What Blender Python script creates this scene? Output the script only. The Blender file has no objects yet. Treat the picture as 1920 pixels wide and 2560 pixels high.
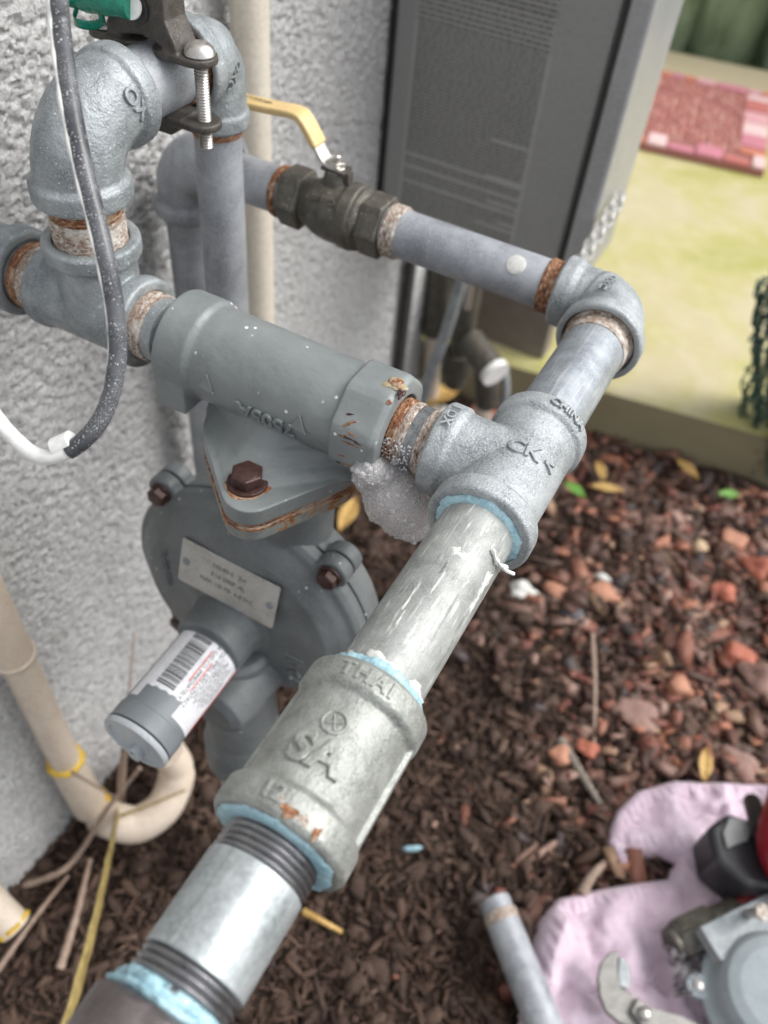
import bpy, bmesh, math, random
import numpy as np
from mathutils import Vector, Matrix

random.seed(7); np.random.seed(7)
S = bpy.context.scene
COL = S.collection
PI = math.pi
R = math.radians

# ------------------------------------------------------------------ camera
# world: metres; x = out of the house wall, y = along the wall, z = up; the main pipe run is the line x = 0, z = 0
FPX = 2150.0                                    # focal length in pixels of the 1920 x 2560 photograph
AX = np.array([[0.87651005, 0.39880037, -0.26960785],
               [0.47463415, -0.62250241, 0.62226455],
               [0.0803278, -0.67338622, -0.7349139]])     # rows: world axes seen from the camera
CAM = np.array([0.06064699, -0.17628556, 0.27071585])
cam_d = bpy.data.cameras.new('camera'); cam = bpy.data.objects.new('camera', cam_d); COL.objects.link(cam)
mr = Matrix(((AX[0][0], -AX[0][1], -AX[0][2]), (AX[1][0], -AX[1][1], -AX[1][2]), (AX[2][0], -AX[2][1], -AX[2][2])))
cam.matrix_world = Matrix.Translation(Vector(CAM)) @ mr.to_4x4()
cam_d.sensor_fit = 'VERTICAL'; cam_d.sensor_height = 36.0; cam_d.sensor_width = 27.0
cam_d.lens = 36.0 * FPX / 2560.0
cam_d.clip_start = 0.01; cam_d.clip_end = 200
cam_d.dof.use_dof = True; cam_d.dof.focus_distance = 0.36; cam_d.dof.aperture_fstop = cam_d.lens / 3.9
S.camera = cam

# ------------------------------------------------------------------ world, sun, exposure (bright overcast day)
W = bpy.data.worlds.new('World'); S.world = W; W.use_nodes = True
wn = W.node_tree.nodes; wl = W.node_tree.links
bg = wn['Background']
sky = wn.new('ShaderNodeTexSky'); sky.sky_type = 'NISHITA'; sky.sun_disc = False
SUN_EL, SUN_AZ = R(50), R(28)                   # azimuth from +x (out of the wall) towards +y
sky.sun_elevation = SUN_EL; sky.sun_rotation = PI/2 - SUN_AZ
sky.air_density = 1.0; sky.dust_density = 3.0; sky.ozone_density = 1.0
hsv = wn.new('ShaderNodeHueSaturation'); hsv.inputs['Saturation'].default_value = 0.25
wl.new(sky.outputs[0], hsv.inputs['Color']); wl.new(hsv.outputs[0], bg.inputs[0])
bg.inputs[1].default_value = 0.15
sd = bpy.data.lights.new('sun', 'SUN'); sd.energy = 1.05; sd.angle = R(38); sd.color = (1, 0.97, 0.93)
so = bpy.data.objects.new('sun', sd); COL.objects.link(so)
sv = Vector((math.cos(SUN_EL)*math.cos(SUN_AZ), math.cos(SUN_EL)*math.sin(SUN_AZ), math.sin(SUN_EL)))
so.rotation_euler = sv.to_track_quat('Z', 'Y').to_euler(); so.location = (2, 1, 3)
S.view_settings.view_transform = 'Standard'; S.view_settings.look = 'None'
S.view_settings.exposure = 0.82; S.view_settings.gamma = 1.0; S.view_settings.use_curve_mapping = False
S.render.engine = 'CYCLES'
S.cycles.max_bounces = 8; S.cycles.transparent_max_bounces = 12

def ray(px, py):
    return AX @ (np.array([px-960.0, py-1280.0, FPX])/FPX)
def on(px, py, axis, val):                       # world point of the place seen at (px, py) on the plane axis = val
    r = ray(px, py); return Vector(CAM + r*((val-CAM[axis])/r[axis]))
def at(px, py, d):
    return Vector(CAM + ray(px, py)*d)

# ------------------------------------------------------------------ materials
def new_mat(name):
    m = bpy.data.materials.new(name); m.use_nodes = True
    return m, m.node_tree, m.node_tree.nodes['Principled BSDF']
def N(t, typ, **kw):
    n = t.nodes.new(typ)
    for k, v in kw.items():
        if k in n.inputs: n.inputs[k].default_value = v
        else: setattr(n, k, v)
    return n
def L(t, a, b): t.links.new(a, b)
def coords(t, scale=(1, 1, 1), kind='Object'):
    c = N(t, 'ShaderNodeTexCoord'); m = N(t, 'ShaderNodeMapping'); m.inputs['Scale'].default_value = scale
    L(t, c.outputs[kind], m.inputs[0]); return m.outputs[0]
def noise(t, v, scale, detail=4, rough=.6, dist=0):
    n = N(t, 'ShaderNodeTexNoise', Scale=scale, Detail=detail, Roughness=rough, Distortion=dist); L(t, v, n.inputs['Vector']); return n.outputs['Fac']
def ramp(t, f, stops):
    r = N(t, 'ShaderNodeValToRGB'); L(t, f, r.inputs[0]); e = r.color_ramp.elements
    while len(e) < len(stops): e.new(.5)
    for i, (p, c) in enumerate(stops):
        e[i].position = p; e[i].color = (c if len(c) == 4 else (*c, 1)) if not isinstance(c, (int, float)) else (c, c, c, 1)
    return r.outputs[0]
def mix(t, f, a, b, mode='MIX'):
    m = N(t, 'ShaderNodeMix', data_type='RGBA', blend_type=mode); 
    if isinstance(f, (int, float)): m.inputs[0].default_value = f
    else: L(t, f, m.inputs[0])
    for s, x in ((6, a), (7, b)):
        if isinstance(x, tuple): m.inputs[s].default_value = (*x, 1) if len(x) == 3 else x
        else: L(t, x, m.inputs[s])
    return m.outputs[2]
def bump(t, p, h, dist, strength=1.0, prev=None):
    b = N(t, 'ShaderNodeBump', Distance=dist, Strength=strength); L(t, h, b.inputs['Height'])
    if prev: L(t, prev, b.inputs['Normal'])
    L(t, b.outputs[0], p.inputs['Normal']); return b.outputs[0]

def mottled(name, c1, c2, metal=0., rough=(.4, .6), scale=60, fine=900, bumps=(), specks=None, streak=None, c3=None, ior_spec=.5, coat=0):
    m, t, p = new_mat(name)
    v = coords(t)
    big = noise(t, v, scale, 5, .62, .3)
    col = ramp(t, big, [(.34, c1), (.66, c2)])
    fn = noise(t, v, fine, 2, .7)
    col = mix(t, ramp(t, fn, [(.35, .0), (.7, .55)]), col, c3 or tuple(min(1, x*1.25) for x in c2))
    if streak:
        ax, dens, sc, amt = streak[:4]
        s = [dens]*3; s[ax] = dens*(0.10 if len(streak) > 4 else .05)
        sv_ = coords(t, tuple(s)); sn = noise(t, sv_, 1, 3, .6)
        col = mix(t, ramp(t, sn, [(.56, 0.), (.72, amt)]), col, sc)
    if streak and len(streak) > 4:
        s = [streak[4]]*3; s[ax] = streak[4]*.09
        s2 = N(t, 'ShaderNodeTexCoord'); mp = N(t, 'ShaderNodeMapping'); mp.inputs['Scale'].default_value = tuple(s); mp.inputs['Rotation'].default_value = (.12, .1, .13); L(t, s2.outputs['Object'], mp.inputs[0])
        sn = noise(t, mp.outputs[0], 1, 2, .6); col = mix(t, ramp(t, sn, [(.62, 0.), (.68, .6)]), col, streak[5])
    if specks:
        vo = N(t, 'ShaderNodeTexVoronoi', Scale=specks[0], Randomness=1.0); L(t, v, vo.inputs['Vector'])
        big2 = noise(t, v, specks[0]*.35, 2)
        msk = ramp(t, vo.outputs['Distance'], [(specks[1], 1.), (specks[1]+.05, 0.)])
        msk = mix(t, 1., msk, ramp(t, big2, [(.5, 0.), (.56, 1.)]), 'MULTIPLY')
        col = mix(t, msk, col, specks[2])
    L(t, col, p.inputs['Base Color'])
    L(t, ramp(t, noise(t, v, scale*1.7, 4), [(.3, rough[0]), (.7, rough[1])]), p.inputs['Roughness'])
    p.inputs['Metallic'].default_value = metal; p.inputs['Specular IOR Level'].default_value = ior_spec
    prev = None
    for sc_, d_ in bumps: prev = bump(t, p, noise(t, v, sc_, 3, .6), d_, 1., prev)
    return m

G = 0.0
M = {}
M['galv_cast'] = mottled('galvanised_cast', (.16, .18, .19), (.39, .42, .435), .3, (.40, .6), 60, 1100, ((900, .0005), (260, .0004)), specks=(800, .16, (.66, .69, .7)), c3=(.60, .63, .64))
M['galv_cast_old'] = mottled('galvanised_cast_old', (.14, .158, .168), (.34, .37, .38), .3, (.40, .58), 55, 1200, ((700, .0004), (190, .0008)), specks=(420, .1, (.72, .74, .74)))
M['galv_pipe'] = mottled('galvanised_pipe', (.18, .20, .22), (.38, .41, .44), .4, (.34, .5), 90, 1300, ((350, .00012),), streak=(1, 700, (.62, .64, .66), .6))
M['galv_blue'] = mottled('galvanised_bluish', (.17, .185, .205), (.42, .44, .47), .25, (.42, .58), 38, 900, ((400, .0002),), c3=(.50, .52, .55), specks=(350, .09, (.55, .57, .6)))
M['galv_new'] = mottled('galvanised_new', (.24, .27, .275), (.44, .475, .48), .5, (.32, .46), 45, 500, ((120, .0002),), streak=(1, 300, (.66, .70, .71), .5, 260, (.24, .26, .26)))
M['galv_scratched'] = mottled('galvanised_scratched', (.18, .19, .18), (.36, .375, .36), .25, (.40, .56), 80, 1500, ((500, .0002),), streak=(1, 750, (.74, .74, .72), .85, 480, (.15, .155, .15)))
M['galv_coupling'] = mottled('galvanised_coupling', (.16, .17, .155), (.36, .375, .35), .4, (.36, .52), 90, 1300, ((1100, .0003), (200, .0007)), specks=(300, .07, (.34, .2, .07)))
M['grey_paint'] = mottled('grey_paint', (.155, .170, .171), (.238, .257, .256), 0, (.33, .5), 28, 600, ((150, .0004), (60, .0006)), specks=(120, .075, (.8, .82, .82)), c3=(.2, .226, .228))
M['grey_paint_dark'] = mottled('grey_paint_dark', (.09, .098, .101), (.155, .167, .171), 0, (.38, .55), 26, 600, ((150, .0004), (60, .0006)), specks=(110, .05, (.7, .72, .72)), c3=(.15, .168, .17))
M['grey_plastic'] = mottled('grey_plastic', (.17, .19, .205), (.21, .235, .25), 0, (.35, .45), 40, 500, (), c3=(.2, .22, .235))
M['light_plastic'] = mottled('light_grey_plastic', (.36, .39, .41), (.42, .45, .47), 0, (.3, .4), 40, 500, ())
M['bolt'] = mottled('brown_bolt', (.035, .016, .014), (.07, .034, .028), .3, (.3, .5), 260, 1500, ((500, .0003),), specks=(600, .06, (.4, .3, .28)))
M['bronze'] = mottled('dark_bronze', (.05, .045, .04), (.105, .095, .085), .45, (.45, .62), 180, 1400, ((420, .0004),), specks=(600, .09, (.4, .38, .33)))
M['brass_dark'] = mottled('tarnished_brass', (.055, .05, .04), (.13, .12, .10), .4, (.4, .6), 110, 1300, ((300, .0003),), specks=(300, .12, (.42, .41, .36)))
M['steel'] = mottled('stainless_steel', (.45, .43, .40), (.6, .58, .55), .9, (.25, .4), 200, 1500, ())
M['wet_steel'] = mottled('wet_dark_steel', (.05, .055, .06), (.30, .31, .32), .5, (.12, .3), 120, 900, ((300, .0003),))
M['dark_thread'] = mottled('oiled_thread_steel', (.12, .12, .125), (.26, .26, .265), .85, (.25, .4), 120, 1200, ())
M['iron_brown'] = mottled('dark_iron', (.11, .09, .09), (.19, .165, .165), .7, (.3, .42), 60, 900, ((300, .0001),))
M['cream'] = mottled('cream_plastic', (.56, .46, .36), (.66, .57, .47), 0, (.4, .55), 30, 400, ())
M['ivory'] = mottled('ivory_pipe_paint', (.54, .49, .41), (.62, .57, .48), 0, (.45, .6), 20, 300, ())
M['paint_stain'] = mottled('rust_stained_paint', (.30, .24, .13), (.36, .31, .20), 0, (.4, .5), 250, 900, ((300, .0003),))
M['grey_old'] = mottled('bluish_grey_paint', (.24, .28, .295), (.31, .35, .365), .1, (.4, .5), 40, 700, ((200, .0002),))
M['stone_grey'] = mottled('grey_cream_pipe', (.26, .25, .22), (.36, .34, .30), 0, (.45, .6), 30, 400, ())
M['yellow_glue'] = mottled('yellow_primer', (.55, .33, .02), (.72, .48, .06), 0, (.35, .5), 120, 700, ())
M['white_plastic'] = mottled('white_plastic', (.72, .72, .7), (.8, .8, .78), 0, (.35, .5), 50, 400, ())
M['blue_dope'] = mottled('blue_pipe_dope', (.19, .37, .44), (.40, .58, .64), 0, (.3, .5), 150, 900, ((350, .0009), (120, .0008)), specks=(500, .1, (.7, .85, .88)))
M['yellow_grip'] = mottled('yellow_vinyl', (.56, .39, .15), (.66, .49, .24), 0, (.35, .5), 70, 700, ())
M['heater_side'] = mottled('heater_grey', (.24, .242, .236), (.26, .262, .256), .05, (.35, .45), 14, 300, ())
M['heater_front'] = mottled('heater_front_grey', (.30, .305, .31), (.36, .365, .37), .2, (.3, .4), 14, 300, ())
M['dark_gap'] = mottled('dark_seal_and_shade', (.02, .02, .018), (.035, .033, .03), 0, (.6, .8), 40, 300, ())
M['brown_panel'] = mottled('brown_board', (.15, .125, .10), (.21, .18, .15), 0, (.6, .8), 25, 300, ((200, .0004),))
M['red_plastic'] = mottled('red_plastic', (.20, .004, .012), (.27, .008, .018), 0, (.3, .4), 30, 300, ())
M['black_plastic'] = mottled('black_plastic', (.012, .012, .014), (.03, .03, .034), 0, (.35, .5), 60, 500, ())
M['leaf_green'] = mottled('green_leaf', (.08, .22, .03), (.16, .34, .06), 0, (.4, .5), 200, 700, ())
M['leaf_ochre'] = mottled('ochre_leaf', (.33, .19, .05), (.55, .36, .12), 0, (.5, .6), 150, 700, ((300, .0006),))
M['stem_yellow'] = mottled('dry_yellow_leaf', (.17, .11, .03), (.38, .29, .10), 0, (.45, .6), 90, 900, ((500, .0005),), c3=(.36, .30, .14))
M['twig'] = mottled('dry_twig', (.20, .135, .10), (.36, .27, .21), 0, (.6, .8), 150, 900, ((500, .0006),))
M['white_stone'] = mottled('white_stone', (.5, .5, .46), (.68, .68, .64), 0, (.7, .9), 150, 900, ((300, .001),))
M['net'] = mottled('green_net', (.02, .06, .04), (.04, .10, .07), 0, (.4, .6), 100, 400, ())
M['ink'] = mottled('dark_ink', (.025, .025, .025), (.035, .035, .035), 0, (.5, .6), 100, 400, ())
M['ink_red'] = mottled('red_ink', (.65, .06, .06), (.7, .09, .08), 0, (.5, .6), 100, 400, ())
M['paper'] = mottled('white_sticker', (.66, .67, .70), (.74, .75, .77), 0, (.35, .45), 100, 400, ())
M['label_grey'] = mottled('rating_label', (.29, .292, .275), (.31, .312, .296), 0, (.4, .5), 20, 400, ())
M['print_grey'] = mottled('label_print', (.105, .105, .10), (.12, .12, .115), 0, (.4, .5), 20, 400, ())
M['stamp'] = mottled('stamped_dark', (.12, .12, .11), (.2, .2, .18), .2, (.5, .6), 120, 900, ())
M['residue'] = mottled('chalky_residue', (.42, .42, .40), (.62, .62, .59), 0, (.6, .8), 200, 1200, ((600, .0004),))
M['scrape'] = mottled('dark_scrape', (.12, .125, .12), (.22, .225, .22), .3, (.5, .6), 200, 1200, ())
M['pliers'] = mottled('worn_plier_steel', (.16, .155, .145), (.27, .265, .25), .5, (.4, .55), 120, 900, ((400, .0003),))
M['nameplate'] = mottled('aluminium_plate', (.30, .295, .27), (.46, .45, .42), .5, (.38, .5), 60, 700, ((700, .0003),), specks=(500, .09, (.72, .72, .68)))
M['green_tape'] = mottled('green_tape', (.0, .13, .085), (.01, .2, .13), 0, (.2, .32), 90, 500, ((200, .0005),))
M['chain'] = mottled('pale_chain', (.36, .36, .34), (.46, .46, .44), .3, (.3, .45), 90, 500, ())

def rust_mat(name, cols, ax):
    m, t, p = new_mat(name)
    v = coords(t)
    s = [380]*3; s[ax] = 1000
    v2 = coords(t, tuple(s))
    n1 = noise(t, v2, 1, 4, .7, .6); n2 = noise(t, v, 130, 4, .6)
    col = ramp(t, n1, [(.34, cols[0]), (.44, cols[1]), (.53, cols[2]), (.62, cols[3])])
    col = mix(t, ramp(t, n2, [(.5, 0.), (.62, .75)]), col, cols[1]); n3 = noise(t, v, 75, 3, .6); col = mix(t, ramp(t, n3, [(.52, 0.), (.62, .7)]), col, cols[3])
    L(t, col, p.inputs['Base Color']); p.inputs['Roughness'].default_value = .62
    b = bump(t, p, n1, .0006); bump(t, p, noise(t, v, 900, 2), .0003, 1, b)
    return m
ORANGE = ((.025, .014, .01), (.14, .05, .02), (.33, .13, .045), (.48, .36, .25))
PALE = ((.05, .035, .028), (.26, .17, .12), (.46, .40, .34), (.66, .63, .58))
for ax, nm in ((0, 'x'), (1, 'y'), (2, 'z')):
    M['rust_'+nm] = rust_mat('rust_orange_'+nm, ORANGE, ax)
    M['scale_'+nm] = rust_mat('rust_scale_'+nm, PALE, ax)

def stucco_mat():
    m, t, p = new_mat('grey_stucco')
    v = coords(t)
    n = noise(t, v, 380, 5, .66, .4); n2 = noise(t, v, 9, 3)
    col = ramp(t, n, [(.33, (.10, .10, .098)), (.40, (.38, .38, .375)), (.54, (.56, .56, .555))])
    col = mix(t, ramp(t, n2, [(.4, .0), (.7, .3)]), col, (.36, .355, .34))
    L(t, col, p.inputs['Base Color']); p.inputs['Roughness'].default_value = .88
    b = bump(t, p, n, .0022, .8); bump(t, p, noise(t, v, 700, 2), .0006, .6, b)
    return m
M['stucco'] = stucco_mat()
def slab_mat():
    m, t, p = new_mat('mossy_concrete')
    v = coords(t)
    n = noise(t, v, 3.2, 5, .62, .5); n2 = noise(t, v, 22, 4); n3 = noise(t, v, 1.7, 3, .5)
    col = ramp(t, n, [(.36, (.50, .44, .27)), (.48, (.46, .42, .18)), (.62, (.37, .36, .10))])
    col = mix(t, ramp(t, n2, [(.45, 0.), (.75, .4)]), col, (.62, .56, .40))
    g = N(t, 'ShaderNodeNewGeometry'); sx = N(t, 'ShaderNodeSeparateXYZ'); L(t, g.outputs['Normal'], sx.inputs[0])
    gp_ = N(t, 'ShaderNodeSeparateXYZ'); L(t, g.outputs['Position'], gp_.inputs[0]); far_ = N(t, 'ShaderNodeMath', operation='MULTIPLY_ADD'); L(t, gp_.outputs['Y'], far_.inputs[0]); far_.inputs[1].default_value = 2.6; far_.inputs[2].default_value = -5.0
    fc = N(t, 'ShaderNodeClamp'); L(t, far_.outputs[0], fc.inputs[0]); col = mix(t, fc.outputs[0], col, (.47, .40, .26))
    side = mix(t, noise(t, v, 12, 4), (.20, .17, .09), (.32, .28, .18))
    col = mix(t, ramp(t, sx.outputs['Z'], [(.3, 0.), (.8, 1.)]), side, col)     # the slab's cast edge is darker than its top
    L(t, col, p.inputs['Base Color']); p.inputs['Roughness'].default_value = .7
    bump(t, p, n2, .002); return m
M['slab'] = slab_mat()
def random_mat(name, cols, rough=.8, bsc=500, bd=.0005, pos=None):
    m, t, p = new_mat(name)
    g = N(t, 'ShaderNodeNewGeometry'); v = coords(t)
    r = N(t, 'ShaderNodeValToRGB'); r.color_ramp.interpolation = 'CONSTANT'
    L(t, g.outputs['Random Per Island'], r.inputs[0]); e = r.color_ramp.elements
    k = len(cols)
    while len(e) < k: e.new(.5)
    for i, c in enumerate(cols): e[i].position = i/k; e[i].color = (*c, 1)
    col = mix(t, noise(t, v, 220, 3), r.outputs[0], tuple(1 for _ in range(3)), 'MULTIPLY')
    col = mix(t, ramp(t, noise(t, v, 350, 4, .7), [(.3, 0.), (.75, .5)]), r.outputs[0], (.05, .030, .021))
    L(t, col, p.inputs['Base Color']); p.inputs['Roughness'].default_value = rough
    bump(t, p, noise(t, v, bsc, 3), bd); return m
M['mulch'] = random_mat('bark_mulch', [(.060, .032, .021), (.080, .044, .028), (.050, .027, .018), (.10, .058, .038), (.065, .035, .023), (.13, .08, .055), (.055, .031, .021), (.085, .046, .030)], .75)
M['gravel'] = random_mat('lava_gravel', [(.26, .10, .065), (.36, .16, .105), (.20, .11, .08), (.24, .14, .105), (.10, .050, .038), (.48, .20, .12), (.17, .09, .065), (.38, .24, .19), (.07, .055, .055), (.19, .09, .065), (.22, .07, .05), (.11, .065, .05), (.38, .24, .15), (.16, .07, .05), (.09, .045, .034)], .6)
M['soil_clod'] = random_mat('soil_clod', [(.055, .033, .023), (.075, .045, .031), (.042, .025, .017), (.09, .056, .04), (.06, .036, .025)], .9, 300, .0012)
def soil_mat():
    m, t, p = new_mat('dark_soil'); v = coords(t)
    col = ramp(t, noise(t, v, 90, 5, .7), [(.3, (.022, .014, .01)), (.7, (.075, .045, .03))])
    L(t, col, p.inputs['Base Color']); p.inputs['Roughness'].default_value = .85
    bump(t, p, noise(t, v, 160, 5, .7), .006); return m
M['soil'] = soil_mat()
def towel_mat():
    m, t, p = new_mat('lilac_terry'); v = coords(t)
    w = N(t, 'ShaderNodeTexWave', Scale=190, Distortion=1.5, Detail=2); w.wave_type = 'BANDS'; L(t, v, w.inputs['Vector'])
    n = noise(t, v, 1200, 2, .7); n2 = noise(t, v, 45, 4)
    col = ramp(t, n2, [(.35, (.76, .58, .70)), (.65, (.86, .70, .81))])
    col = mix(t, ramp(t, noise(t, v, 28, 5, .7), [(.58, 0.), (.68, .5)]), col, (.40, .34, .37))
    L(t, col, p.inputs['Base Color']); p.inputs['Roughness'].default_value = .95
    p.inputs['Sheen Weight'].default_value = .3
    b = bump(t, p, w.outputs['Fac'], .0014, .6); bump(t, p, n, .0010, .8, b); return m
M['towel'] = towel_mat()
def brick_mat(name, c): return mottled(name, tuple(x*.8 for x in c), c, 0, (.6, .8), 60, 400, ((150, .002),), c3=tuple(min(1, x*1.2+.05) for x in c))
MATB = [brick_mat('mat_brick_%s' % n, c) for n, c in (('red', (.50, .15, .13)), ('pink', (.66, .34, .36)), ('orange', (.58, .20, .12)), ('pale', (.74, .52, .50)), ('rose', (.55, .20, .25)))]
M['mat_core'] = random_mat('doormat_cobble', [(.74, .34, .28), (.62, .25, .21), (.80, .46, .38), (.56, .22, .19), (.72, .30, .24)], .7, 200, .001); M['mat_dark'] = brick_mat('doormat_rubber', (.34, .13, .11)); M['mat_mid'] = brick_mat('doormat_oval', (.40, .17, .15))
def foam_mat():
    m, t, p = new_mat('soap_foam'); v = coords(t)
    vo = N(t, 'ShaderNodeTexVoronoi', Scale=700, feature='DISTANCE_TO_EDGE'); L(t, v, vo.inputs['Vector'])
    vo2 = N(t, 'ShaderNodeTexVoronoi', Scale=330, feature='DISTANCE_TO_EDGE'); L(t, v, vo2.inputs['Vector'])
    e = ramp(t, vo.outputs['Distance'], [(.0, 1.), (.10, 0.)]); e2 = ramp(t, vo2.outputs['Distance'], [(.0, 1.), (.06, 0.)])
    s = mix(t, .5, e, e2, 'ADD')
    L(t, mix(t, s, (.90, .85, .85), (.98, .98, .99)), p.inputs['Base Color'])
    p.inputs['Roughness'].default_value = .10; p.inputs['IOR'].default_value = 1.2; p.inputs['Specular IOR Level'].default_value = 1.0; L(t, ramp(t, s, [(0., .55), (1., .10)]), p.inputs['Transmission Weight'])
    p.inputs['Subsurface Weight'].default_value = .8; p.inputs['Subsurface Radius'].default_value = (.012, .011, .011); p.inputs['Subsurface Scale'].default_value = 1.0
    bump(t, p, s, .0006); return m
M['foam'] = foam_mat()
def glassy(name, col, rough, tr, ior=1.1):
    m, t, p = new_mat(name); p.inputs['Base Color'].default_value = (*col, 1); p.inputs['Roughness'].default_value = rough
    p.inputs['Transmission Weight'].default_value = tr; p.inputs['IOR'].default_value = ior
    p.inputs['Specular IOR Level'].default_value = 1.0; return m
M['bubble'] = glassy('soap_bubble', (.98, .98, 1.), .03, .72, 1.2)
def cable_mat():
    m, t, p = new_mat('grey_sleeve'); v = coords(t)
    n = noise(t, v, 60, 4, .6)
    col = ramp(t, n, [(.4, (.045, .048, .055)), (.6, (.11, .115, .125))])
    vo = N(t, 'ShaderNodeTexVoronoi', Scale=760); L(t, v, vo.inputs['Vector'])
    vb = N(t, 'ShaderNodeTexVoronoi', Scale=1500); L(t, v, vb.inputs['Vector'])
    dots = mix(t, 1., ramp(t, vo.outputs['Distance'], [(.17, 1.), (.30, 0.)]), ramp(t, noise(t, v, 160, 3), [(.46, 0.), (.60, 1.)]), 'MULTIPLY')
    dots = mix(t, 1., dots, mix(t, 1., ramp(t, vb.outputs['Distance'], [(.18, .8), (.32, 0.)]), ramp(t, noise(t, v, 55, 3), [(.46, 0.), (.56, 1.)]), 'MULTIPLY'), 'ADD')
    col = mix(t, dots, col, (.72, .73, .75))
    L(t, col, p.inputs['Base Color']); p.inputs['Roughness'].default_value = .3
    bump(t, p, dots, .0004); return m
M['cable'] = cable_mat()
def log_mat():
    m, t, p = new_mat('mossy_bark'); v = coords(t, (1, 1, .35))
    col = ramp(t, noise(t, v, 14, 5, .7, .6), [(.28, (.10, .12, .06)), (.45, (.20, .26, .14)), (.7, (.34, .40, .25))])
    L(t, col, p.inputs['Base Color']); p.inputs['Roughness'].default_value = .9; bump(t, p, noise(t, v, 30, 4), .02); return m
M['bark'] = log_mat()
def rusty_paint():
    m, t, p = new_mat('chipped_rusty_paint'); v = coords(t)
    n = noise(t, v, 60, 5, .7, .5); col = ramp(t, n, [(.40, (.17, .19, .19)), (.52, (.24, .25, .235)), (.57, (.30, .16, .06)), (.66, (.16, .06, .022))])
    L(t, col, p.inputs['Base Color']); p.inputs['Roughness'].default_value = .6; bump(t, p, noise(t, v, 500, 4), .0004); return m
M['paint_rusty'] = rusty_paint()
def patch_rust(base_name, paint, spots):
    """grey paint with real rust spots at given places (object space)."""
    m = mottled(base_name, (.165, .19, .192), (.215, .243, .244), 0, (.36, .48), 35, 600, ((150, .00025),), specks=(120, .075, (.8, .82, .82)), c3=(.2, .226, .228))
    return m

# ------------------------------------------------------------------ mesh helpers
def frame(axis, up=(0, 0, 1)):
    a = Vector(axis).normalized(); u = Vector(up) - a*Vector(up).dot(a)
    if u.length < 1e-6: u = Vector((1, 0, 0)) - a*a.x
    u.normalize(); return a, u, a.cross(u)
def lathe(bm, prof, O, axis, seg=48, up=(0, 0, 1), shape=None):
    """closed solid of revolution: prof = [(t, r)...] from the first to the last point; ends are capped"""
    O = Vector(O); a, u, v = frame(axis, up); rings = []
    for i, (tt, r) in enumerate(prof):
        ring = []
        for k in range(seg):
            an = 2*PI*k/seg; rr = r*(shape(an, i, tt) if shape else 1)
            ring.append(bm.verts.new(O + a*tt + (u*math.cos(an) + v*math.sin(an))*rr))
        rings.append(ring)
    for A_, B_ in zip(rings, rings[1:]):
        for k in range(seg):
            bm.faces.new((A_[k], A_[(k+1) % seg], B_[(k+1) % seg], B_[k]))
    bm.faces.new(rings[0][::-1]); bm.faces.new(rings[-1])
def sweep(bm, pts, rad, seg=32, up=(0, 0, 1), flat=None, cap=True):
    pts = [Vector(p) for p in pts]; n = len(pts); rings = []
    if not hasattr(rad, '__len__'): rad = [rad]*n
    T = [(pts[min(i+1, n-1)] - pts[max(i-1, 0)]).normalized() for i in range(n)]
    a, u, v = frame(T[0], up)
    for i in range(n):
        u = (u - T[i]*u.dot(T[i])).normalized(); v = T[i].cross(u)
        f = flat or (1, 1)
        rings.append([bm.verts.new(pts[i] + (u*math.cos(2*PI*k/seg)*f[0] + v*math.sin(2*PI*k/seg)*f[1])*rad[i]) for k in range(seg)])
    for A_, B_ in zip(rings, rings[1:]):
        for k in range(seg): bm.faces.new((A_[k], A_[(k+1) % seg], B_[(k+1) % seg], B_[k]))
    if cap: bm.faces.new(rings[0][::-1]); bm.faces.new(rings[-1])
def smooth_path(pts, n=60):
    P = [Vector(p) for p in pts]; P = [P[0]*2-P[1]] + P + [P[-1]*2-P[-2]]; out = []
    m = len(P)-3
    for i in range(n+1):
        s = i/n*m; k = min(int(s), m-1); f = s-k; p0, p1, p2, p3 = P[k:k+4]
        out.append(.5*((2*p1) + (p2-p0)*f + (2*p0-5*p1+4*p2-p3)*f*f + (3*p1-p0-3*p2+p3)*f**3))
    return out
def box(bm, lo, hi, mat=None):
    vs = [Vector((x, y, z)) for x in (lo[0], hi[0]) for y in (lo[1], hi[1]) for z in (lo[2], hi[2])]
    if mat is not None: vs = [mat @ v for v in vs]
    vs = [bm.verts.new(v) for v in vs]
    for f in ((0, 1, 3, 2), (4, 6, 7, 5), (0, 4, 5, 1), (2, 3, 7, 6), (0, 2, 6, 4), (1, 5, 7, 3)): bm.faces.new([vs[i] for i in f])
def prism(bm, pts, d0, d1, O, ux, uy, un):
    """outline pts (2-D in ux, uy) extruded along un from d0 to d1"""
    O, ux, uy, un = map(Vector, (O, ux, uy, un))
    A_ = [bm.verts.new(O + ux*x + uy*y + un*d0) for x, y in pts]; B_ = [bm.verts.new(O + ux*x + uy*y + un*d1) for x, y in pts]
    n = len(pts)
    for k in range(n): bm.faces.new((A_[k], A_[(k+1) % n], B_[(k+1) % n], B_[k]))
    bm.faces.new(A_[::-1]); bm.faces.new(B_)
def hull2(circles, n=40):
    P = sorted({(round(cx+r*math.cos(2*PI*k/n), 7), round(cy+r*math.sin(2*PI*k/n), 7)) for cx, cy, r in circles for k in range(n)})
    def half(ps):
        h = []
        for p in ps:
            while len(h) > 1 and (h[-1][0]-h[-2][0])*(p[1]-h[-2][1]) - (h[-1][1]-h[-2][1])*(p[0]-h[-2][0]) <= 0: h.pop()
            h.append(p)
        return h
    a = half(P); b = half(P[::-1]); return a[:-1] + b[:-1]

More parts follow.
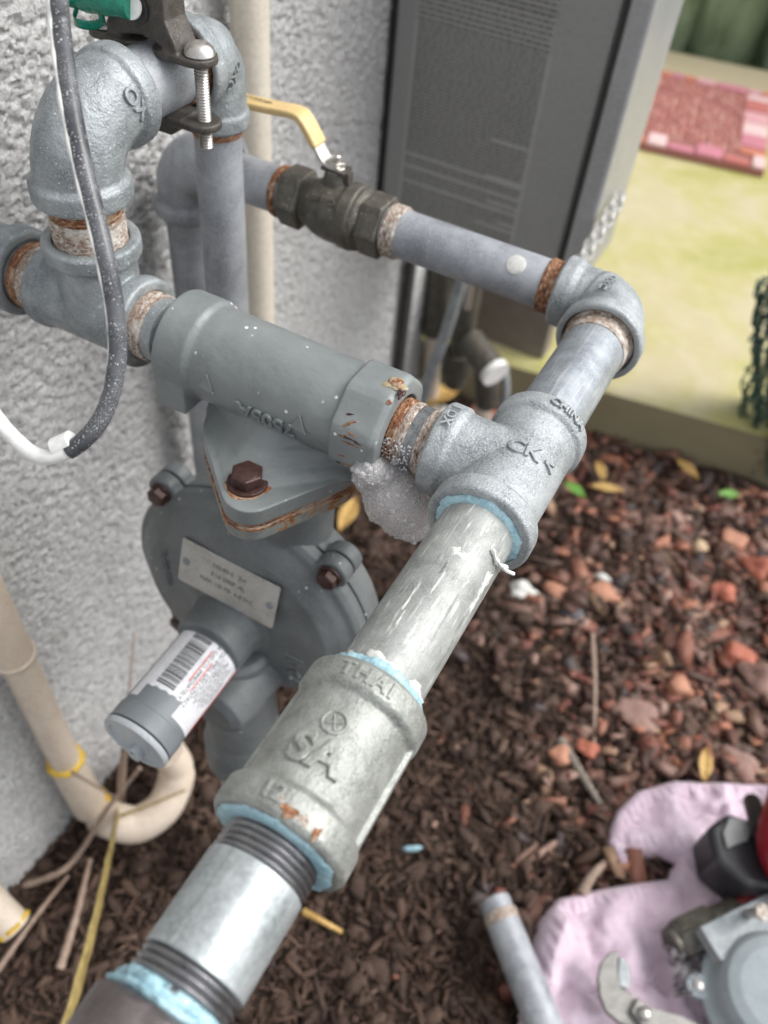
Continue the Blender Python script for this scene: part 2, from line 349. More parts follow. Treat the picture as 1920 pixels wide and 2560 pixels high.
def link(o, parent=None):
    COL.objects.link(o)
    if parent is not None:
        w = o.location.copy(); o.parent = parent; o.location = w - world_loc(parent)
    return o
def world_loc(o):
    l = o.location.copy()
    while o.parent: o = o.parent; l = l + o.location
    return l
def obj(name, bm, m, parent=None, smooth=True, bevel=0, angle=40, recenter=True):
    if isinstance(bm, bpy.types.Mesh): me = bm
    else:
        bmesh.ops.recalc_face_normals(bm, faces=bm.faces)
        me = bpy.data.meshes.new(name); bm.to_mesh(me); bm.free()
    me.name = name
    nv = len(me.vertices); co = np.empty(nv*3, np.float32); me.vertices.foreach_get('co', co); co = co.reshape(-1, 3)
    c = Vector(((co.min(0)+co.max(0))/2).tolist()) if recenter else Vector((0, 0, 0))
    co -= np.array(c, np.float32); me.vertices.foreach_set('co', co.ravel())
    me.materials.clear(); me.materials.append(m)
    if smooth:
        me.polygons.foreach_set('use_smooth', [True]*len(me.polygons)); me.set_sharp_from_angle(angle=R(angle))
    o = bpy.data.objects.new(name, me); o.location = c
    link(o, parent)
    if bevel:
        b = o.modifiers.new('bevel', 'BEVEL'); b.width = bevel; b.segments = 3; b.limit_method = 'ANGLE'; b.angle_limit = R(35)
        b.harden_normals = False
    return o
def cast(name, bm, m, parent=None, voxel=.0007, it=4, noise_amp=0):
    """fuse overlapping closed solids into one cast surface with small fillets"""
    bmesh.ops.recalc_face_normals(bm, faces=bm.faces)
    me = bpy.data.meshes.new('raw'); bm.to_mesh(me); bm.free()
    t = bpy.data.objects.new('raw', me); COL.objects.link(t)
    r = t.modifiers.new('r', 'REMESH'); r.mode = 'VOXEL'; r.voxel_size = voxel
    s = t.modifiers.new('s', 'SMOOTH'); s.factor = .5; s.iterations = it
    dg = bpy.context.evaluated_depsgraph_get()
    out = bpy.data.meshes.new_from_object(t.evaluated_get(dg))
    bpy.data.objects.remove(t); bpy.data.meshes.remove(me)
    return obj(name, out, m, parent, angle=180)
def thing(name, label, cat, loc, group=None):
    o = bpy.data.objects.new(name, None); o.empty_display_size = .01; o.location = loc; COL.objects.link(o)
    o['label'] = label; o['category'] = cat
    if group: o['group'] = group
    return o
def tag(o, label, cat, group=None):
    o['label'] = label; o['category'] = cat
    if group: o['group'] = group
    return o
def text_mesh(s, size, extrude=.0003, bevel=.0, bold=0.0, shear=0.0, space=1.0):
    c = bpy.data.curves.new('t', 'FONT'); c.body = s; c.size = size; c.extrude = extrude; c.bevel_depth = bevel; c.bevel_resolution = 1
    c.align_x = 'CENTER'; c.align_y = 'CENTER'; c.offset = bold; c.shear = shear; c.space_character = space; c.resolution_u = 4
    o = bpy.data.objects.new('t', c); COL.objects.link(o)
    me = bpy.data.meshes.new_from_object(o.evaluated_get(bpy.context.evaluated_depsgraph_get()))
    bpy.data.objects.remove(o); bpy.data.curves.remove(c)
    return me
def wrap_text(s, size, O, axis, r, ang, along=0., updir=(0, 0, 1), rot=0., depth=.0006, **kw):
    """text laid on a cylinder (origin O, axis, radius r) centred at angle ang (from updir) and distance along"""
    me = text_mesh(s, size, depth/2, **kw); a, u, v = frame(axis, updir); O = Vector(O)
    cr, sr = math.cos(rot), math.sin(rot)
    bm = bmesh.new(); bm.from_mesh(me); bpy.data.meshes.remove(me)
    bmesh.ops.subdivide_edges(bm, edges=[e for e in bm.edges if e.calc_length() > size*.25], cuts=2)
    for w in bm.verts:
        x, y = w.co.x*cr - w.co.y*sr, w.co.x*sr + w.co.y*cr
        th = ang - y/r; rr = r + w.co.z
        w.co = O + a*(along + x) + (u*math.cos(th) + v*math.sin(th))*rr
    return bm
def flat_text(s, size, O, ux, uy, depth=.0005, **kw):
    me = text_mesh(s, size, depth/2, **kw); O, ux, uy = Vector(O), Vector(ux).normalized(), Vector(uy).normalized(); n = ux.cross(uy)
    bm = bmesh.new(); bm.from_mesh(me); bpy.data.meshes.remove(me)
    for w in bm.verts: w.co = O + ux*w.co.x + uy*w.co.y + n*w.co.z
    return bm
def scatter_mesh(name, verts, faces, mats4, m, kind='stuff', parent=None):
    """one mesh made of many transformed copies of a small template"""
    V = np.array(verts, np.float32); F = faces; n = len(mats4); nv = len(V)
    Mx = np.array(mats4, np.float32)
    P = np.einsum('nij,kj->nki', Mx[:, :3, :3], V) + Mx[:, None, :3, 3]
    me = bpy.data.meshes.new(name)
    loops = np.concatenate([np.array(f) for f in F]); ls = np.array([len(f) for f in F])
    allL = (loops[None, :] + (np.arange(n)*nv)[:, None]).ravel()
    st = np.concatenate([[0], np.cumsum(ls)[:-1]]); allS = (st[None, :] + (np.arange(n)*len(loops))[:, None]).ravel()
    me.vertices.add(n*nv); me.vertices.foreach_set('co', P.astype(np.float32).ravel())
    me.loops.add(len(allL)); me.loops.foreach_set('vertex_index', allL.astype(np.int32))
    me.polygons.add(len(allS)); me.polygons.foreach_set('loop_start', allS.astype(np.int32))
    me.update(calc_edges=True); me.validate()
    return me
def fbm(ny, nx, cells, octs=4, gain=.5, seed=0):
    rng = np.random.RandomState(seed); out = np.zeros((ny, nx)); amp = 1.
    for o in range(octs):
        cy = max(2, int(cells*2**o*ny/max(nx, ny))+2); cx = max(2, int(cells*2**o*nx/max(nx, ny))+2)
        g = rng.rand(cy+1, cx+1); y = np.linspace(0, cy-1e-4, ny); x = np.linspace(0, cx-1e-4, nx)
        yi = y.astype(int); xi = x.astype(int); fy = y-yi; fx = x-xi; fy = fy*fy*(3-2*fy); fx = fx*fx*(3-2*fx)
        a = g[yi][:, xi]; b = g[yi][:, xi+1]; c = g[yi+1][:, xi]; d = g[yi+1][:, xi+1]
        out += amp*((a*(1-fx)+b*fx)*(1-fy)[:, None] + (c*(1-fx)+d*fx)*fy[:, None]); amp *= gain
    return out/sum(gain**k for k in range(octs)) - .5
def grid_mesh(name, P, keep=None):
    ny, nx = P.shape[:2]; idx = np.arange(ny*nx).reshape(ny, nx)
    q = np.stack([idx[:-1, :-1], idx[:-1, 1:], idx[1:, 1:], idx[1:, :-1]], -1).reshape(-1, 4)
    if keep is not None: q = q[keep.ravel()]
    me = bpy.data.meshes.new(name); me.vertices.add(ny*nx); me.vertices.foreach_set('co', P.astype(np.float32).ravel())
    me.loops.add(q.size); me.loops.foreach_set('vertex_index', q.astype(np.int32).ravel())
    me.polygons.add(len(q)); me.polygons.foreach_set('loop_start', (np.arange(len(q))*4).astype(np.int32))
    me.update(calc_edges=True)
    return me

# ------------------------------------------------------------------ setting: wall, ground, slab
WALL = -.335; GND = -.63; SLAB = -.53
# stucco wall: fine grid where the camera looks, plain slabs beyond
NY, NZ = 640, 620
ys = np.linspace(-.25, .80, NY); zs = np.linspace(-.66, .20, NZ)
h = fbm(NZ, NY, 230, 3, .6, 3); h = np.clip(h*2.4, -.6, .26)
edge_fade = np.ones((NZ, NY))
Pw = np.zeros((NZ, NY, 3)); Pw[..., 0] = WALL + h*.0034; Pw[..., 1] = ys[None, :]; Pw[..., 2] = zs[:, None]
ragged = fbm(NZ, 1, 40, 3, .6, 9)[:, 0]*.02
col_ = Pw[:, -6:, 1] + ragged[:, None]*np.linspace(.2, 1, 6)[None, :]*1.0; Pw[:, -6:, 1] = col_
wall = thing('house_wall', 'rough grey stucco wall of the house behind the gas pipes', 'wall', (WALL, .2, GND))
me = grid_mesh('stucco_face', Pw); o = obj('stucco_face', me, M['stucco'], wall)
bm = bmesh.new()
box(bm, (WALL-.14, -2.2, -.75), (WALL-.004, .785, 2.6))
obj('wall_core', bm, M['stucco'], wall, smooth=False)
bm = bmesh.new()
box(bm, (WALL-.14, .82, -.17), (WALL-.006, 1.15, 2.6))
obj('upper_wall_end', bm, M['stucco'], wall, smooth=False)
bm = bmesh.new()
box(bm, (WALL-.10, .815, -.75), (WALL-.03, 1.15, -.172))
obj('recess_back', bm, M['dark_gap'], wall, smooth=False)  # near-black colour stands in for the shade inside the recess

# ground: uneven dark soil, then bark chips and lava gravel over it
GX, GY = 260, 420
gx = np.linspace(-.36, .75, GX); gy = np.linspace(-.7, 1.0, GY)
gh = fbm(GY, GX, 22, 5, .62, 5)
XX, YY = np.meshgrid(gx, gy)
def ground_z(x, y):
    i = np.clip(((np.asarray(y)+.7)/1.7*(GY-1)).astype(int), 0, GY-1); j = np.clip(((np.asarray(x)+.36)/1.11*(GX-1)).astype(int), 0, GX-1)
    return GND + gh[i, j]*.05
Pg = np.stack([XX, YY, GND + gh*.05], -1)
gm = grid_mesh('ground', Pg); g = obj('ground', gm, M['soil'], None); g['kind'] = 'structure'
bm = bmesh.new(); v = [bm.verts.new(p) for p in ((-60, -60, GND-.03), (60, -60, GND-.03), (60, 60, GND-.03), (-60, 60, GND-.03))]; bm.faces.new(v)
g2 = obj('ground_beyond', bm, M['soil'], None, smooth=False); g2['kind'] = 'structure'
bm = bmesh.new()
# concrete slab: edge runs out from the wall, slightly skewed
sk = .16
def slabp(x, y, z): return bm.verts.new((x, y + sk*(x+.2), z))
prof = [(.885, -.70), (.885, SLAB-.008), (.892, SLAB-.002), (.902, SLAB), (2.42, SLAB), (2.42, -.70)]
cols_ = [[slabp(x, y, z) for y, z in prof] for x in np.linspace(-1.2, 1.6, 30)]
for A_, B_ in zip(cols_, cols_[1:]):
    for k in range(len(prof)-1): bm.faces.new((A_[k], A_[k+1], B_[k+1], B_[k]))
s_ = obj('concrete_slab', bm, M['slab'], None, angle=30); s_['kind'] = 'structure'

# outline of the towel (its place is kept clear of chips)
out = [(1925, 1948), (1800, 1945), (1690, 1940), (1600, 1965), (1545, 2020), (1523, 2090), (1535, 2145), (1562, 2168), (1600, 2165), (1612, 2135), (1650, 2130), (1692, 2152), (1680, 2185), (1600, 2195), (1500, 2212), (1400, 2235), (1355, 2290), (1330, 2370), (1315, 2480), (1290, 2620), (1500, 2700), (1800, 2700), (2050, 2500), (2050, 1950)]
TZ = GND+.028
poly = np.array([tuple(on(px, py, 2, TZ))[:2] for px, py in out])
def poly_dist(P, poly):
    x, y = P[..., 0], P[..., 1]; inside = np.zeros(x.shape, bool); dmin = np.full(x.shape, 9.)
    n = len(poly)
    for i in range(n):
        x0, y0 = poly[i]; x1, y1 = poly[(i+1) % n]
        c = ((y0 > y) != (y1 > y)) & (x < (x1-x0)*(y-y0)/(y1-y0+1e-12)+x0); inside ^= c
        t = np.clip(((x-x0)*(x1-x0)+(y-y0)*(y1-y0))/((x1-x0)**2+(y1-y0)**2), 0, 1); dmin = np.minimum(dmin, np.hypot(x-x0-t*(x1-x0), y-y0-t*(y1-y0)))
    return np.where(inside, dmin, -dmin)
def clear(pos, up=.004): return ~((poly_dist(pos[:, :2], poly) > .004) & (pos[:, 2] > -9))
# bark chips
rng = np.random.RandomState(11)
def rotmats(n, tilt):
    az = rng.rand(n)*2*PI; tx = rng.randn(n)*tilt; ty = rng.randn(n)*tilt
    ca, sa = np.cos(az), np.sin(az); Z = np.zeros(n); O = np.ones(n)
    Rz = np.array([[ca, -sa, Z], [sa, ca, Z], [Z, Z, O]]).transpose(2, 0, 1)
    Rx = np.array([[O, Z, Z], [Z, np.cos(tx), -np.sin(tx)], [Z, np.sin(tx), np.cos(tx)]]).transpose(2, 0, 1)
    Ry = np.array([[np.cos(ty), Z, np.sin(ty)], [Z, O, Z], [-np.sin(ty), Z, np.cos(ty)]]).transpose(2, 0, 1)
    return Rz @ Rx @ Ry
def xf(n, tilt, size, aspect, pos):
    kk = clear(pos); size = size[kk]; aspect = aspect[kk]; pos = pos[kk]; n = len(pos)
    Rm = rotmats(n, tilt); Mx = np.zeros((n, 4, 4)); Mx[:, :3, :3] = Rm * (size[:, None]*aspect)[:, None, :]
    Mx[:, :3, 3] = pos; Mx[:, 3, 3] = 1; return Mx
chipV = [(-.5, -.5, 0), (-.1, -.6, .3), (.5, -.35, .1), (.55, .3, 0), (.05, .55, .35), (-.52, .42, .1), (-.3, 0, .9), (.3, 0, 1.), (0, 0, -.6)]
chipF = [(0, 1, 6), (1, 7, 6), (1, 2, 7), (2, 3, 7), (3, 4, 7), (4, 6, 7), (4, 5, 6), (5, 0, 6), (0, 8, 1), (1, 8, 2), (2, 8, 3), (3, 8, 4), (4, 8, 5), (5, 8, 0)]
n = 80000
px_ = -.34 + rng.rand(n)*.95; py_ = -.40 + rng.rand(n)*1.3
dens = rng.rand(n)
size = .0020 + .0085*rng.rand(n)**2.6
asp = np.stack([.8 + 1.9*rng.rand(n), .12+.26*rng.rand(n)**1.5, .10+.14*rng.rand(n)], -1)
pos = np.stack([px_, py_, ground_z(px_, py_) + .001 + rng.rand(n)*.010], -1)
me = scatter_mesh('bark_chips', chipV, chipF, xf(n, .35, size*1.3, asp, pos), M['mulch'])
o = obj('bark_mulch', me, M['mulch'], None, smooth=False, recenter=False); o['kind'] = 'stuff'; o['label'] = 'dark brown shredded bark mulch covering the ground'
# larger flat splinters of bark
n = 1600; qx = -.34 + rng.rand(n)*.95; qy = -.40 + rng.rand(n)*1.3
size = .010 + .022*rng.rand(n)**2.2; asp = np.stack([.8+.8*rng.rand(n), .22+.3*rng.rand(n), .08+.08*rng.rand(n)], -1)
me = scatter_mesh('splinters', chipV, chipF, xf(n, .3, size, asp, np.stack([qx, qy, ground_z(qx, qy)+.004+rng.rand(n)*.009], -1)), None)
o = obj('bark_splinters', me, M['mulch'], None, smooth=False, recenter=False); o['kind'] = 'stuff'; o['label'] = 'larger flat bark splinters lying in the mulch'
# dark clods of soil between the chips
bmT = bmesh.new(); bmesh.ops.create_icosphere(bmT, subdivisions=2, radius=.5); rq = np.random.RandomState(9)
cv = [tuple(np.array(v.co)*(1+.45*(rq.rand()-.5))) for v in bmT.verts]; cf = [tuple(v.index for v in f.verts) for f in bmT.faces]; bmT.free()
n = 5200; qx = -.34 + rng.rand(n)*.95; qy = -.40 + rng.rand(n)*1.3
size = .005 + .016*rng.rand(n)**2.6; asp = np.stack([.8+.7*rng.rand(n), .7+.5*rng.rand(n), .5+.4*rng.rand(n)], -1)
me = scatter_mesh('clods', cv, cf, xf(n, .4, size, asp, np.stack([qx, qy, ground_z(qx, qy)+.003+rng.rand(n)*.006], -1)), None)
o = obj('soil_clods', me, M['soil_clod'], None, smooth=False, recenter=False); o['kind'] = 'stuff'; o['label'] = 'dark clods of damp soil between the bark chips'
# lava gravel: mostly to the right
stV = []; r2 = np.random.RandomState(3)
bmT = bmesh.new(); bmesh.ops.create_icosphere(bmT, subdivisions=1, radius=.5)
tv = [tuple(np.array(v.co)*(1+.5*(r2.rand()-.5))) for v in bmT.verts]; tf = [tuple(v.index for v in f.verts) for f in bmT.faces]; bmT.free()
n = 16000
gx_ = -.30 + rng.rand(n)*.95; gy_ = -.1 + rng.rand(n)*1.02
# gravel lies right of a diagonal line running from the wall's far end to the near right
sd_ = (gx_ - (.15 - .42*(gy_-.2)))
keep = (rng.rand(n) < 1/(1+np.exp(-sd_*28))) & (gx_ > -.2 + 0*gy_)
gx_, gy_ = gx_[keep], gy_[keep]; n = len(gx_)
size = .0035 + .023*rng.rand(n)**3.2
asp = np.stack([.9+.9*rng.rand(n), .5+.4*rng.rand(n), .22+.28*rng.rand(n)], -1)
pos = np.stack([gx_, gy_, ground_z(gx_, gy_)+.004+rng.rand(n)*.009], -1)
bxv = np.array([(x, y, z) for x in (-.5, .5) for y in (-.5, .5) for z in (-.4, .4)]); bxf = [(0, 1, 3), (0, 3, 2), (4, 6, 7), (4, 7, 5), (0, 4, 5), (0, 5, 1), (2, 3, 7), (2, 7, 6), (0, 2, 6), (0, 6, 4), (1, 5, 7), (1, 7, 3)]
rj = np.random.RandomState(31)
gb = bmesh.new()
for q in range(4):
    sl = slice(q*n//4, (q+1)*n//4); v_q = bxv + (rj.rand(8, 3)-.5)*.55
    me = scatter_mesh('gravel', v_q, bxf, xf(len(size[sl]), .45, size[sl], asp[sl], pos[sl]), None); gb.from_mesh(me); bpy.data.meshes.remove(me)
me = bpy.data.meshes.new('lava_gravel'); gb.to_mesh(me); gb.free()
o = obj('lava_gravel', me, M['gravel'], None, smooth=False, recenter=False); o['kind'] = 'stuff'; o['label'] = 'reddish brown crushed lava gravel mixed with bark'

# fence of mossy logs at the far end of the slab
for i, (px, d_) in enumerate(((1650, .13), (1790, .20), (1990, .15), (1560, .12))):
    p0 = on(px, 140, 1, 2.56 + (i % 2)*.05)
    bm = bmesh.new(); pts = [(p0.x + .008*math.sin(k*1.3+i), p0.y, -.62 + k*.16) for k in range(9)]
    sweep(bm, pts, [d_*(.5+.03*math.sin(k*2.1)) for k in range(9)], 24)
    labs = ('mossy green tree trunk rising directly beside the water heater', 'broad mossy green trunk behind the doormat', 'dark mossy trunk at the right photo edge behind the slab', 'mossy trunk hidden mostly behind the heater, left of the green ones')
    t = cast('mossy_trunk', bm, M['bark'], None, .008, 2); tag(t, labs[i], 'tree trunk', 'mossy trunks behind the slab')
bm = bmesh.new(); box(bm, (-1.6, 2.78, -.65), (1.2, 2.82, .6)); t = obj('dark_fence', bm, M['bark'], None, smooth=False); tag(t, 'dark board fence standing behind the mossy trunks', 'fence')

# ------------------------------------------------------------------ pipe building blocks
PR = .0167                                       # radius of one-inch pipe
def ringed(bm, O, axis, t0, t1, r, pitch=.0022, depth=.0007, seg=64):
    n = max(1, int((t1-t0)/pitch)); prof = []  # thread crests
    for k in range(n):
        a = t0 + (t1-t0)*k/n; w = (t1-t0)/n
        prof += [(a, r-depth), (a+w*.42, r), (a+w*.58, r)]
    prof.append((t1, r-depth)); lathe(bm, prof, O, axis, seg)
def pipe(name, O, axis, t0, t1, m, label, r=PR, group='galvanised gas pipes and nipples', as_thing=True, wob=0):
    bm = bmesh.new(); k = 10
    lathe(bm, [(t0 + (t1-t0)*i/k, r*(1+wob*math.sin(i*2.3))) for i in range(k+1)], O, axis, 64)
    o = obj(name, bm, m, None); return o
def gas_pipe(label, O, axis, t0, t1, m, threads=(), r=PR, name='gas_pipe', cat='pipe', extra=None, group='galvanised gas pipes and nipples'):
    """thing > tube, thread (rings of thread metal or rust where the pipe enters its fittings)"""
    a = Vector(axis).normalized(); T = thing(name, label, cat, Vector(O) + a*(t0+t1)/2, group)
    bm = bmesh.new(); lathe(bm, [(t0, r*.97), (t0+.0004, r), (t1-.0004, r), (t1, r*.97)], O, axis, 72); obj('tube', bm, m, T)
    for (u0, u1, mm, dr) in threads:
        bm = bmesh.new(); ringed(bm, O, axis, u0, u1, r+dr+(.0012 if mm is M['dark_thread'] else .0006), depth=(.0012 if mm is M['dark_thread'] else .0005), seg=72); obj('thread', bm, mm, T, angle=60)
    return T
def collar(bm, O, axis, t_face, length, ro, ri=None, bore=.006, core=.0185, rim=.0012):
    """a fitting's end band; face at t_face, band reaching back (towards smaller t) by length, with a recessed bore"""
    ri = ri or PR+.0012
    prof = [(t_face-length-.003, core), (t_face-length, ro-rim*.6), (t_face-length+rim*.8, ro), (t_face-rim, ro), (t_face, ro-rim), (t_face, ri+.0004), (t_face-bore, ri)]
    lathe(bm, prof, O, axis, 64)
def dope_ring(O, axis, t, r, m, parent, name='thread_sealant', seed=0, w=.003, amp=.0012, seg=96):
    """uneven squeezed-out ring of thread paste"""
    rr = random.Random(seed); ph = [rr.random()*6.28 for _ in range(6)]
    def sh(an, i, tt): return 1 + (amp/r)*(math.sin(an*5+ph[0]+i)+.7*math.sin(an*11+ph[1]-i)+.5*math.sin(an*23+ph[2]+i*2)+.4*math.sin(an*37+ph[3]))*(.3 if i in (0, 4) else .6)
    bm = bmesh.new(); lathe(bm, [(t-w, r-.002), (t-w*.7, r+.0006), (t, r+.0016), (t+w*.7, r+.0008), (t+w, r-.002)], O, axis, seg, shape=sh)
    return obj(name, bm, m, parent, angle=80)

# ------------------------------------------------------------------ main run along y (x = 0, z = 0)
Y = (0, 1, 0); X = (1, 0, 0); Z = (0, 0, 1); TY = .1025
# tee
T = thing('pipe_tee', 'light galvanised tee joining the foamy regulator nipple to the main run', 'pipe fitting', (0, TY, 0), 'galvanised pipe fittings')
bm = bmesh.new()
lathe(bm, [(-.031, .0205), (.031, .0205)], (0, TY, 0), Y, 64)
lathe(bm, [(-.004, .0202), (.031, .0205)], (0, TY, 0), (-1, 0, 0), 64)
collar(bm, (0, TY, 0), (0, -1, 0), .038, .010, .0242, PR+.0022, .008)
collar(bm, (0, TY, 0), Y, .038, .010, .0230, PR+.0005, .004)
collar(bm, (0, TY, 0), (-1, 0, 0), .038, .010, .0222, .0165, .006)
lathe(bm, [(.0195, .006), (.0205, .0225), (.0265, .0232), (.0275, .006)], (0, TY, 0), (.7, 0, 0), 4, up=(0, 1, 0)) if False else None
cast('body', bm, M['galv_cast'], T, .0006, 5)
obj('raised_lettering', wrap_text('CK <', .011, (0, TY, 0), Y, .0208, R(20), -.001, rot=R(-90+8), depth=.0012, bevel=.0003), M['galv_cast'], T)
obj('raised_lettering', wrap_text('CHINA', .0065, (0, TY+.033, 0), Y, .0236, R(28), 0, rot=R(-90), depth=.0009, bevel=.0002), M['galv_cast'], T)
obj('raised_lettering', wrap_text('1 OX', .006, (-.033, TY, 0), (-1, 0, 0), .0236, R(-4), 0, rot=R(90), depth=.0009, bevel=.0002), M['galv_cast'], T)
dope_ring((0, TY, 0), (0, -1, 0), .0350, PR+.0020, M['blue_dope'], T, seed=2, w=.0045, amp=.0009)

# upper pipe, elbow, valve pipe
EY = .2615; VR = .0145
gas_pipe('short galvanised pipe between the tee and the outer elbow', (0, 0, 0), Y, TY+.030, EY-.026, M['galv_pipe'],
         ((TY+.036, TY+.0405, M['scale_y'], .0004), (EY-.046, EY-.034, M['scale_y'], .0004)))
T = thing('pipe_elbow', 'galvanised elbow at the outer corner with a dark rust filled mouth', 'pipe fitting', (0, EY, 0), 'galvanised pipe fittings')
bm = bmesh.new()
arc = [Vector((-.030, EY, 0))] + [Vector((-.020+.020*math.sin(a), EY-.020+.020*math.cos(a), 0)) for a in np.linspace(0, PI/2, 16)] + [Vector((0, EY-.030, 0))]
sweep(bm, arc, [.0180]*4+[.0192]*14, 48)
collar(bm, (0, EY, 0), (0, -1, 0), .038, .009, .0238, PR+.0030, .009)
collar(bm, (0, EY, 0), (-1, 0, 0), .036, .009, .0204, .0150, .004, core=.017)
cast('body', bm, M['galv_cast'], T, .0006, 5)
obj('raised_lettering', wrap_text('OXC', .0060, (-.006, EY-.006, 0), (.7, -.7, 0), .0206, R(12), 0, rot=R(-60), depth=.0009, bevel=.0002), M['galv_cast'], T)
bm = bmesh.new(); ringed(bm, (0, EY, 0), (0, -1, 0), .028, .0365, PR+.0027, .0028, .0009); obj('rusty_thread', bm, M['scale_y'], T)
gas_pipe('long bluish galvanised pipe from the ball valve to the outer elbow, with a white dab', (0, EY, 0), (-1, 0, 0), .026, .152, M['galv_blue'],
         ((.0355, .0450, M['rust_x'], .0008), (.1385, .1475, M['scale_x'], .0011)), r=VR)
tp = COL.objects[-1] if False else None
# ball valve on the x axis at y = EY
VX = -.1868
T = thing('ball_valve', 'dark tarnished ball valve with yellow lever handle behind the riser', 'valve', (VX, EY, 0))
VALVE_FIRST = len(COL.objects)
hexs = lambda an, i, tt: 1/max(math.cos(((an+PI/6) % (PI/3))-PI/6), .88)*.985
bm = bmesh.new(); lathe(bm, [(.0295, .0205), (.0305, .022), (.047, .022), (.048, .0205)], (VX, EY, 0), X, 72, shape=hexs); obj('hex_end', bm, M['brass_dark'], T, bevel=.0006)
bm = bmesh.new(); lathe(bm, [(-.044, .0200), (-.043, .0215), (-.026, .0215), (-.025, .020)], (VX, EY, 0), X, 72, shape=hexs); obj('hex_end', bm, M['brass_dark'], T, bevel=.0006)
bm = bmesh.new(); lathe(bm, [(-.027, .017), (-.020, .0185), (-.012, .0225), (.0, .0245), (.012, .0245), (.0125, .0258), (.022, .0258), (.023, .0245), (.0265, .0245), (.0270, .023), (.030, .021)], (VX, EY, 0), X, 72)
lathe(bm, [(.010, .011), (.026, .010), (.032, .0085)], (VX, EY, 0), Z, 32)
cast('valve_body', bm, M['brass_dark'], T, .0007, 3)
obj('raised_lettering', wrap_text('600 WOG', .007, (VX, EY, 0), X, .0247, R(50), 0, depth=.001, bevel=.0002), M['brass_dark'], T)
bm = bmesh.new(); lathe(bm, [(.030, .0075), (.036, .0075)], (VX, EY, 0), Z, 6); lathe(bm, [(.0362, .0065), (.040, .0065)], (VX, EY, 0), Z, 6); lathe(bm, [(.0402, .0035), (.044, .0033), (.045, .002)], (VX, EY, 0), Z, 20)
obj('stem_nut', bm, M['steel'], T, smooth=False, bevel=.0004)
bm = bmesh.new(); box(bm, (VX-.010, EY-.007, .033), (VX+.010, EY+.007, .0355)); box(bm, (VX+.008, EY-.004, .026), (VX+.013, EY+.004, .0345)); obj('stop_plate', bm, M['bronze'], T, smooth=False, bevel=.0004)
def strap(name, pts, w, th, m, T, bev=.0008):
    bm = bmesh.new(); P = [Vector(p) for p in pts]; rings = []
    for i, p in enumerate(P):
        t = (P[min(i+1, len(P)-1)]-P[max(i-1, 0)]).normalized(); s = Vector((0, 1, 0)); n_ = t.cross(s).normalized(); ww = w[i] if hasattr(w, '__len__') else w
        rings.append([bm.verts.new(p + s*a*ww/2 + n_*b*th/2) for a, b in ((-1, -1), (1, -1), (1, 1), (-1, 1))])
    for A_, B_ in zip(rings, rings[1:]):
        for k in range(4): bm.faces.new((A_[k], A_[(k+1) % 4], B_[(k+1) % 4], B_[k]))
    bm.faces.new(rings[0][::-1]); bm.faces.new(rings[-1])
    return obj(name, bm, m, T, bevel=bev)
hp = lambda x, z: (VX+(x-VX)/.79, EY, z/.79)
strap('lever', smooth_path([hp(VX+.004, .0290), hp(VX-.004, .0290), hp(VX-.009, .0320), hp(VX-.016, .042)], 14), .0135, .0028, M['steel'], T)
strap('yellow_grip', smooth_path([hp(VX-.0125, .0375), hp(VX-.022, .0495), hp(VX-.029, .0525), hp(VX-.050, .0505), hp(VX-.100, .047)], 24), .0165, .0055, M['yellow_grip'], T, .0015)
obj('grip_print', flat_text('WARNING', .006, (VX-.066, EY, .0672), X, Y, depth=.0001), M['ink'], T)
T.scale = (.79, .79, .79)
gas_pipe('short galvanised pipe between the ball valve and the wall elbow', (0, EY, 0), (-1, 0, 0), .215, .282, M['galv_blue'], ((.2232, .2275, M['rust_x'], .0012),), r=VR)
# back elbow down, with its pipe
BX = -.302
T = thing('pipe_elbow', 'shaded galvanised elbow against the wall turning down behind the riser', 'pipe fitting', (BX, EY, 0), 'galvanised pipe fittings')
bm = bmesh.new()
arc = [Vector((BX+.030, EY, 0))] + [Vector((BX+.020-.020*math.sin(a), EY, -.020+.020*math.cos(a))) for a in np.linspace(0, PI/2, 16)] + [Vector((BX, EY, -.030))]
sweep(bm, arc, .0205, 40, up=(0, 1, 0)); collar(bm, (BX, EY, 0), (0, 0, -1), .038, .009, .0236); collar(bm, (BX, EY, 0), X, .036, .009, .0236)
cast('body', bm, M['galv_blue'], T, .0009, 4)
gas_pipe('galvanised drop pipe in shade close to the wall behind the riser', (BX, EY, 0), (0, 0, -1), .03, .66, M['galv_blue'], ((.0375, .041, M['rust_z'], .0003),))

